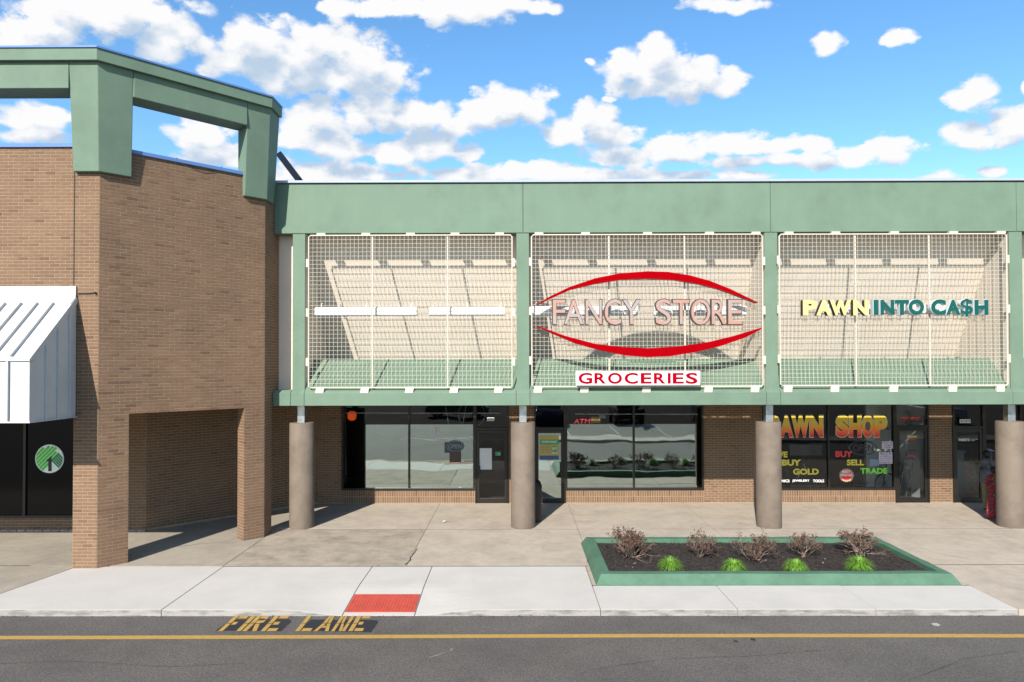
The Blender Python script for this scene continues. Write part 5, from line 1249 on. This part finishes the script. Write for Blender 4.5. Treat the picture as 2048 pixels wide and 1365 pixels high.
def figure(bx, by, h, face, spec, root):
    """standing body; face = heading angle; returns the mesh"""
    f_ = Vector((math.cos(face), math.sin(face), 0)); l_ = Vector((-math.sin(face), math.cos(face), 0)); k = h / 1.7
    def P(fw, lf, z): return Vector((bx, by, 0)) + f_ * fw * k + l_ * lf * k + Vector((0, 0, z * k))
    V = []; Rr = []; Ed = []
    def v(p, r_): V.append(p); Rr.append((r_[0] * k, r_[1] * k) if isinstance(r_, tuple) else r_ * k); return len(V) - 1
    pel = v(P(0, 0, .92), (.155, .125)); wa = v(P(.01, 0, 1.08), (.15, .12)); ch = v(P(.0, 0, 1.28), (.175, .135)); nb = v(P(-.01, 0, 1.41), (.10, .09)); nk = v(P(.01, 0, 1.48), .058); hd = v(P(.04, 0, 1.58), .095); tp = v(P(.035, 0, 1.66), .075)
    Ed += [(pel, wa), (wa, ch), (ch, nb), (nb, nk), (nk, hd), (hd, tp)]
    ns = v(P(.135, 0, 1.565), .02); Ed.append((hd, ns))
    for s_ in (1, -1):
        hp = v(P(0, s_ * .09, .84), .11); kn = v(P(.03, s_ * .10, .47), .082); an = v(P(0, s_ * .10, .09), .058); to = v(P(.14, s_ * .11, .045), .042)
        Ed += [(pel, hp), (hp, kn), (kn, an), (an, to)]
        sh = v(P(-.01, s_ * .17, 1.38), .075); el = v(P(spec['el'][0], s_ * .24, spec['el'][1]), .058); wr = v(P(spec['wr'][0], s_ * .20, spec['wr'][1]), .042); hn = v(P(spec['hn'][0], s_ * .18, spec['hn'][1]), .038)
        Ed += [(nb, sh), (sh, el), (el, wr), (wr, hn)]
        for q in range(4):
            a = P(spec['hn'][0] + .055, s_ * (.155 + .018 * q), spec['hn'][1] - .01); fi = v(a, .011); fj = v(P(spec['hn'][0] + .085, s_ * (.155 + .018 * q), spec['hn'][1] - .03), .009); Ed += [(hn, fi), (fi, fj)]
        th = v(P(spec['hn'][0] + .03, s_ * .14, spec['hn'][1] + .025), .012); Ed.append((hn, th))
    return V, Ed, Rr, P, k
# taller one in the grey hoodie
b1 = on_z(1977, 1026); p1 = thing('person', (b1.x, b1.y, 0), 'person in a grey hooded top and khaki trousers beside the last column', 'person')
V, Ed, Rr, P, k1 = figure(b1.x, b1.y, 1.62, R(12), {'el': (.02, 1.10), 'wr': (.20, 1.0), 'hn': (.28, 1.02)}, p1)
def as1(c):
    z = c.z / k1
    if z > 1.47: return 0
    d_ = (c - P(0, 0, c.z / k1)); fw = d_.x * math.cos(R(12)) + d_.y * math.sin(R(12))
    if z < .10: return 3
    if z < .86: return 2
    if fw > .25 * k1 and z < 1.1: return 0
    return 1
skin_body('body', p1, V, Ed, Rr, ['skin_dark', 'hoodie', 'khaki', 'shoe'], as1)
mb = MB(); c_ = P(.015, 0, 1.60)
def ball(mb, c, rx, ry, rz, n=14, m_=10, z0=-1, z1=1):
    vs = []; fs_ = []
    for j in range(m_ + 1):
        zz = z0 + (z1 - z0) * j / m_; rr = math.sqrt(max(0, 1 - zz * zz))
        for i in range(n): vs.append((c[0] + rx * rr * math.cos(2 * math.pi * i / n), c[1] + ry * rr * math.sin(2 * math.pi * i / n), c[2] + rz * zz))
    for j in range(m_):
        for i in range(n): fs_.append((j * n + i, j * n + (i + 1) % n, (j + 1) * n + (i + 1) % n, (j + 1) * n + i))
    mb.add(vs, fs_)
ball(mb, P(-.005, 0, 1.60), .108 * k1, .10 * k1, .125 * k1); mb.build('hair', 'hair', p1, smooth='all')
mb = MB(); ball(mb, P(.03, 0, 1.68), .09 * k1, .085 * k1, .06 * k1, z0=0); mb.tube([P(.08, -.05, 1.685), P(.17, -.03, 1.68), P(.17, .03, 1.68), P(.08, .05, 1.685)], .012, 5); mb.build('cap', 'cap', p1, smooth='all')
mb = MB(); ball(mb, P(-.10, 0, 1.41), .10 * k1, .125 * k1, .085 * k1); mb.build('hood', 'hoodie', p1, smooth='all')
mb = MB(); prof = [(.185, .80), (.195, .9), (.19, 1.05), (.20, 1.2)]
mb.lathe(b1.x, b1.y, [(r_ * k1, z * k1) for r_, z in prof], 24); mb.build('hoodie_hem', 'hoodie', p1, smooth='all')
# shorter one in the red dress
b2 = on_z(1990, 1040); p2 = thing('person', (b2.x, b2.y, 0), 'shorter person in a red patterned dress half hidden by the last column', 'person')
V, Ed, Rr, P, k2 = figure(b2.x, b2.y, 1.30, R(20), {'el': (-.02, 1.08), 'wr': (.16, .98), 'hn': (.24, 1.0)}, p2)
def as2(c):
    z = c.z / k2
    return 0 if z > 1.46 else (2 if z < .10 else 1)
skin_body('body', p2, V, Ed, Rr, ['skin', 'dress', 'sandal'], as2)
mb = MB(); mb.lathe(b2.x, b2.y, [(r_ * k2, z * k2) for r_, z in ((.25, .08), (.235, .3), (.21, .6), (.185, .9), (.165, 1.08), (.175, 1.2))], 28); o = mb.build('dress', 'dress', p2, smooth='all')
for v in o.data.vertices:
    a = math.atan2(v.co.y, v.co.x); s_ = 1 + .09 * math.sin(a * 7) * max(0, 1 - v.co.z / .9); v.co.x *= s_; v.co.y *= s_
mb = MB(); ball(mb, P(-.005, 0, 1.60), .11 * k2, .105 * k2, .13 * k2); mb.build('hair', 'hair', p2, smooth='all')

# ------------------------------------------------------------------ parked cars behind the camera (mirrored in the glass)
def car(x, y, ang, paint, label, kind=0):
    c_ = thing('parked_car', (x, y, Z_ROAD), label, 'car', 'cars parked across the road'); zo = Z_ROAD
    ca, sa = math.cos(ang), math.sin(ang)
    def T(a, b_, z): return (x + a * ca - b_ * sa, y + a * sa + b_ * ca, zo + z)
    hz = 1.45 if kind == 0 else 1.75
    low = [(-2.25, .32), (-2.3, .6), (-2.2, .92), (-1.1, .98), (1.0, 1.0), (2.05, .86), (2.28, .62), (2.25, .32)]
    if kind: low = [(-2.3, .38), (-2.35, .7), (-2.3, 1.08), (-1.1, 1.1), (1.05, 1.1), (2.15, 1.02), (2.3, .7), (2.28, .38)]
    zb_ = low[3][1]
    mb = MB(); mb.loft([T(a, -.88, z) for a, z in low], [T(a, .88, z) for a, z in low]); mb.build('body', paint, c_, fixn=True, bevel=.06, smooth=True)
    cab0 = [(-2.0 if kind else -1.6, -.78), (1.0, -.78), (1.0, .78), (-2.0 if kind else -1.6, .78)]; cab1 = [(-1.75 if kind else -1.0, -.62), (.3, -.62), (.3, .62), (-1.75 if kind else -1.0, .62)]
    mb = MB(); mb.loft([T(a, b_, zb_ - .03) for a, b_ in cab0], [T(a, b_, hz - .05) for a, b_ in cab1]); mb.build('window', 'car_glass', c_, fixn=True, bevel=.03)
    mb = MB(); mb.loft([T(a * 1.01, b_ * 1.02, hz - .06) for a, b_ in cab1], [T(a * .95, b_ * .9, hz) for a, b_ in cab1]); mb.build('roof', paint, c_, fixn=True, bevel=.03)
    for a in (-1.4, 1.4):
        for b_ in (-.82, .82):
            mb = MB(); n = 20; r_ = .34
            mb.loft([T(a + r_ * math.cos(2 * math.pi * k / n), b_ - .11, r_ + r_ * math.sin(2 * math.pi * k / n)) for k in range(n)], [T(a + r_ * math.cos(2 * math.pi * k / n), b_ + .11, r_ + r_ * math.sin(2 * math.pi * k / n)) for k in range(n)])
            wl = mb.build('wheel', 'tyre', c_, fixn=True); mb = MB(); s_ = 1 if b_ > 0 else -1
            mb.loft([T(a + .2 * math.cos(2 * math.pi * k / n), b_ + s_ * .10, r_ + .2 * math.sin(2 * math.pi * k / n)) for k in range(n)], [T(a + .18 * math.cos(2 * math.pi * k / n), b_ + s_ * .125, r_ + .18 * math.sin(2 * math.pi * k / n)) for k in range(n)]); mb.build('rim', 'rim', wl, fixn=True)
    for b_ in (-.65, .65):
        mb = MB(); mb.loft([T(2.2, b_ - .16, .66), T(2.2, b_ + .16, .66), T(2.2, b_ + .16, .8), T(2.2, b_ - .16, .8)], [T(2.3, b_ - .15, .66), T(2.3, b_ + .15, .66), T(2.22, b_ + .15, .8), T(2.22, b_ - .15, .8)]); mb.build('headlight', 'car_lamp', c_, fixn=True)
car(2.2, -7.5, R(90), 'car_blue', 'dark blue saloon car parked across the road'); car(7.3, -7.3, R(90), 'car_black', 'black tall wagon parked across the road', 1)
car(13.2, -7.6, R(90), 'car_blue', 'dark blue tall wagon parked across the road', 1); car(-4.2, -12, R(0), 'car_grey', 'grey saloon car standing in the car park'); car(28, -7.6, R(90), 'car_white', 'white tall wagon parked across the road', 1)
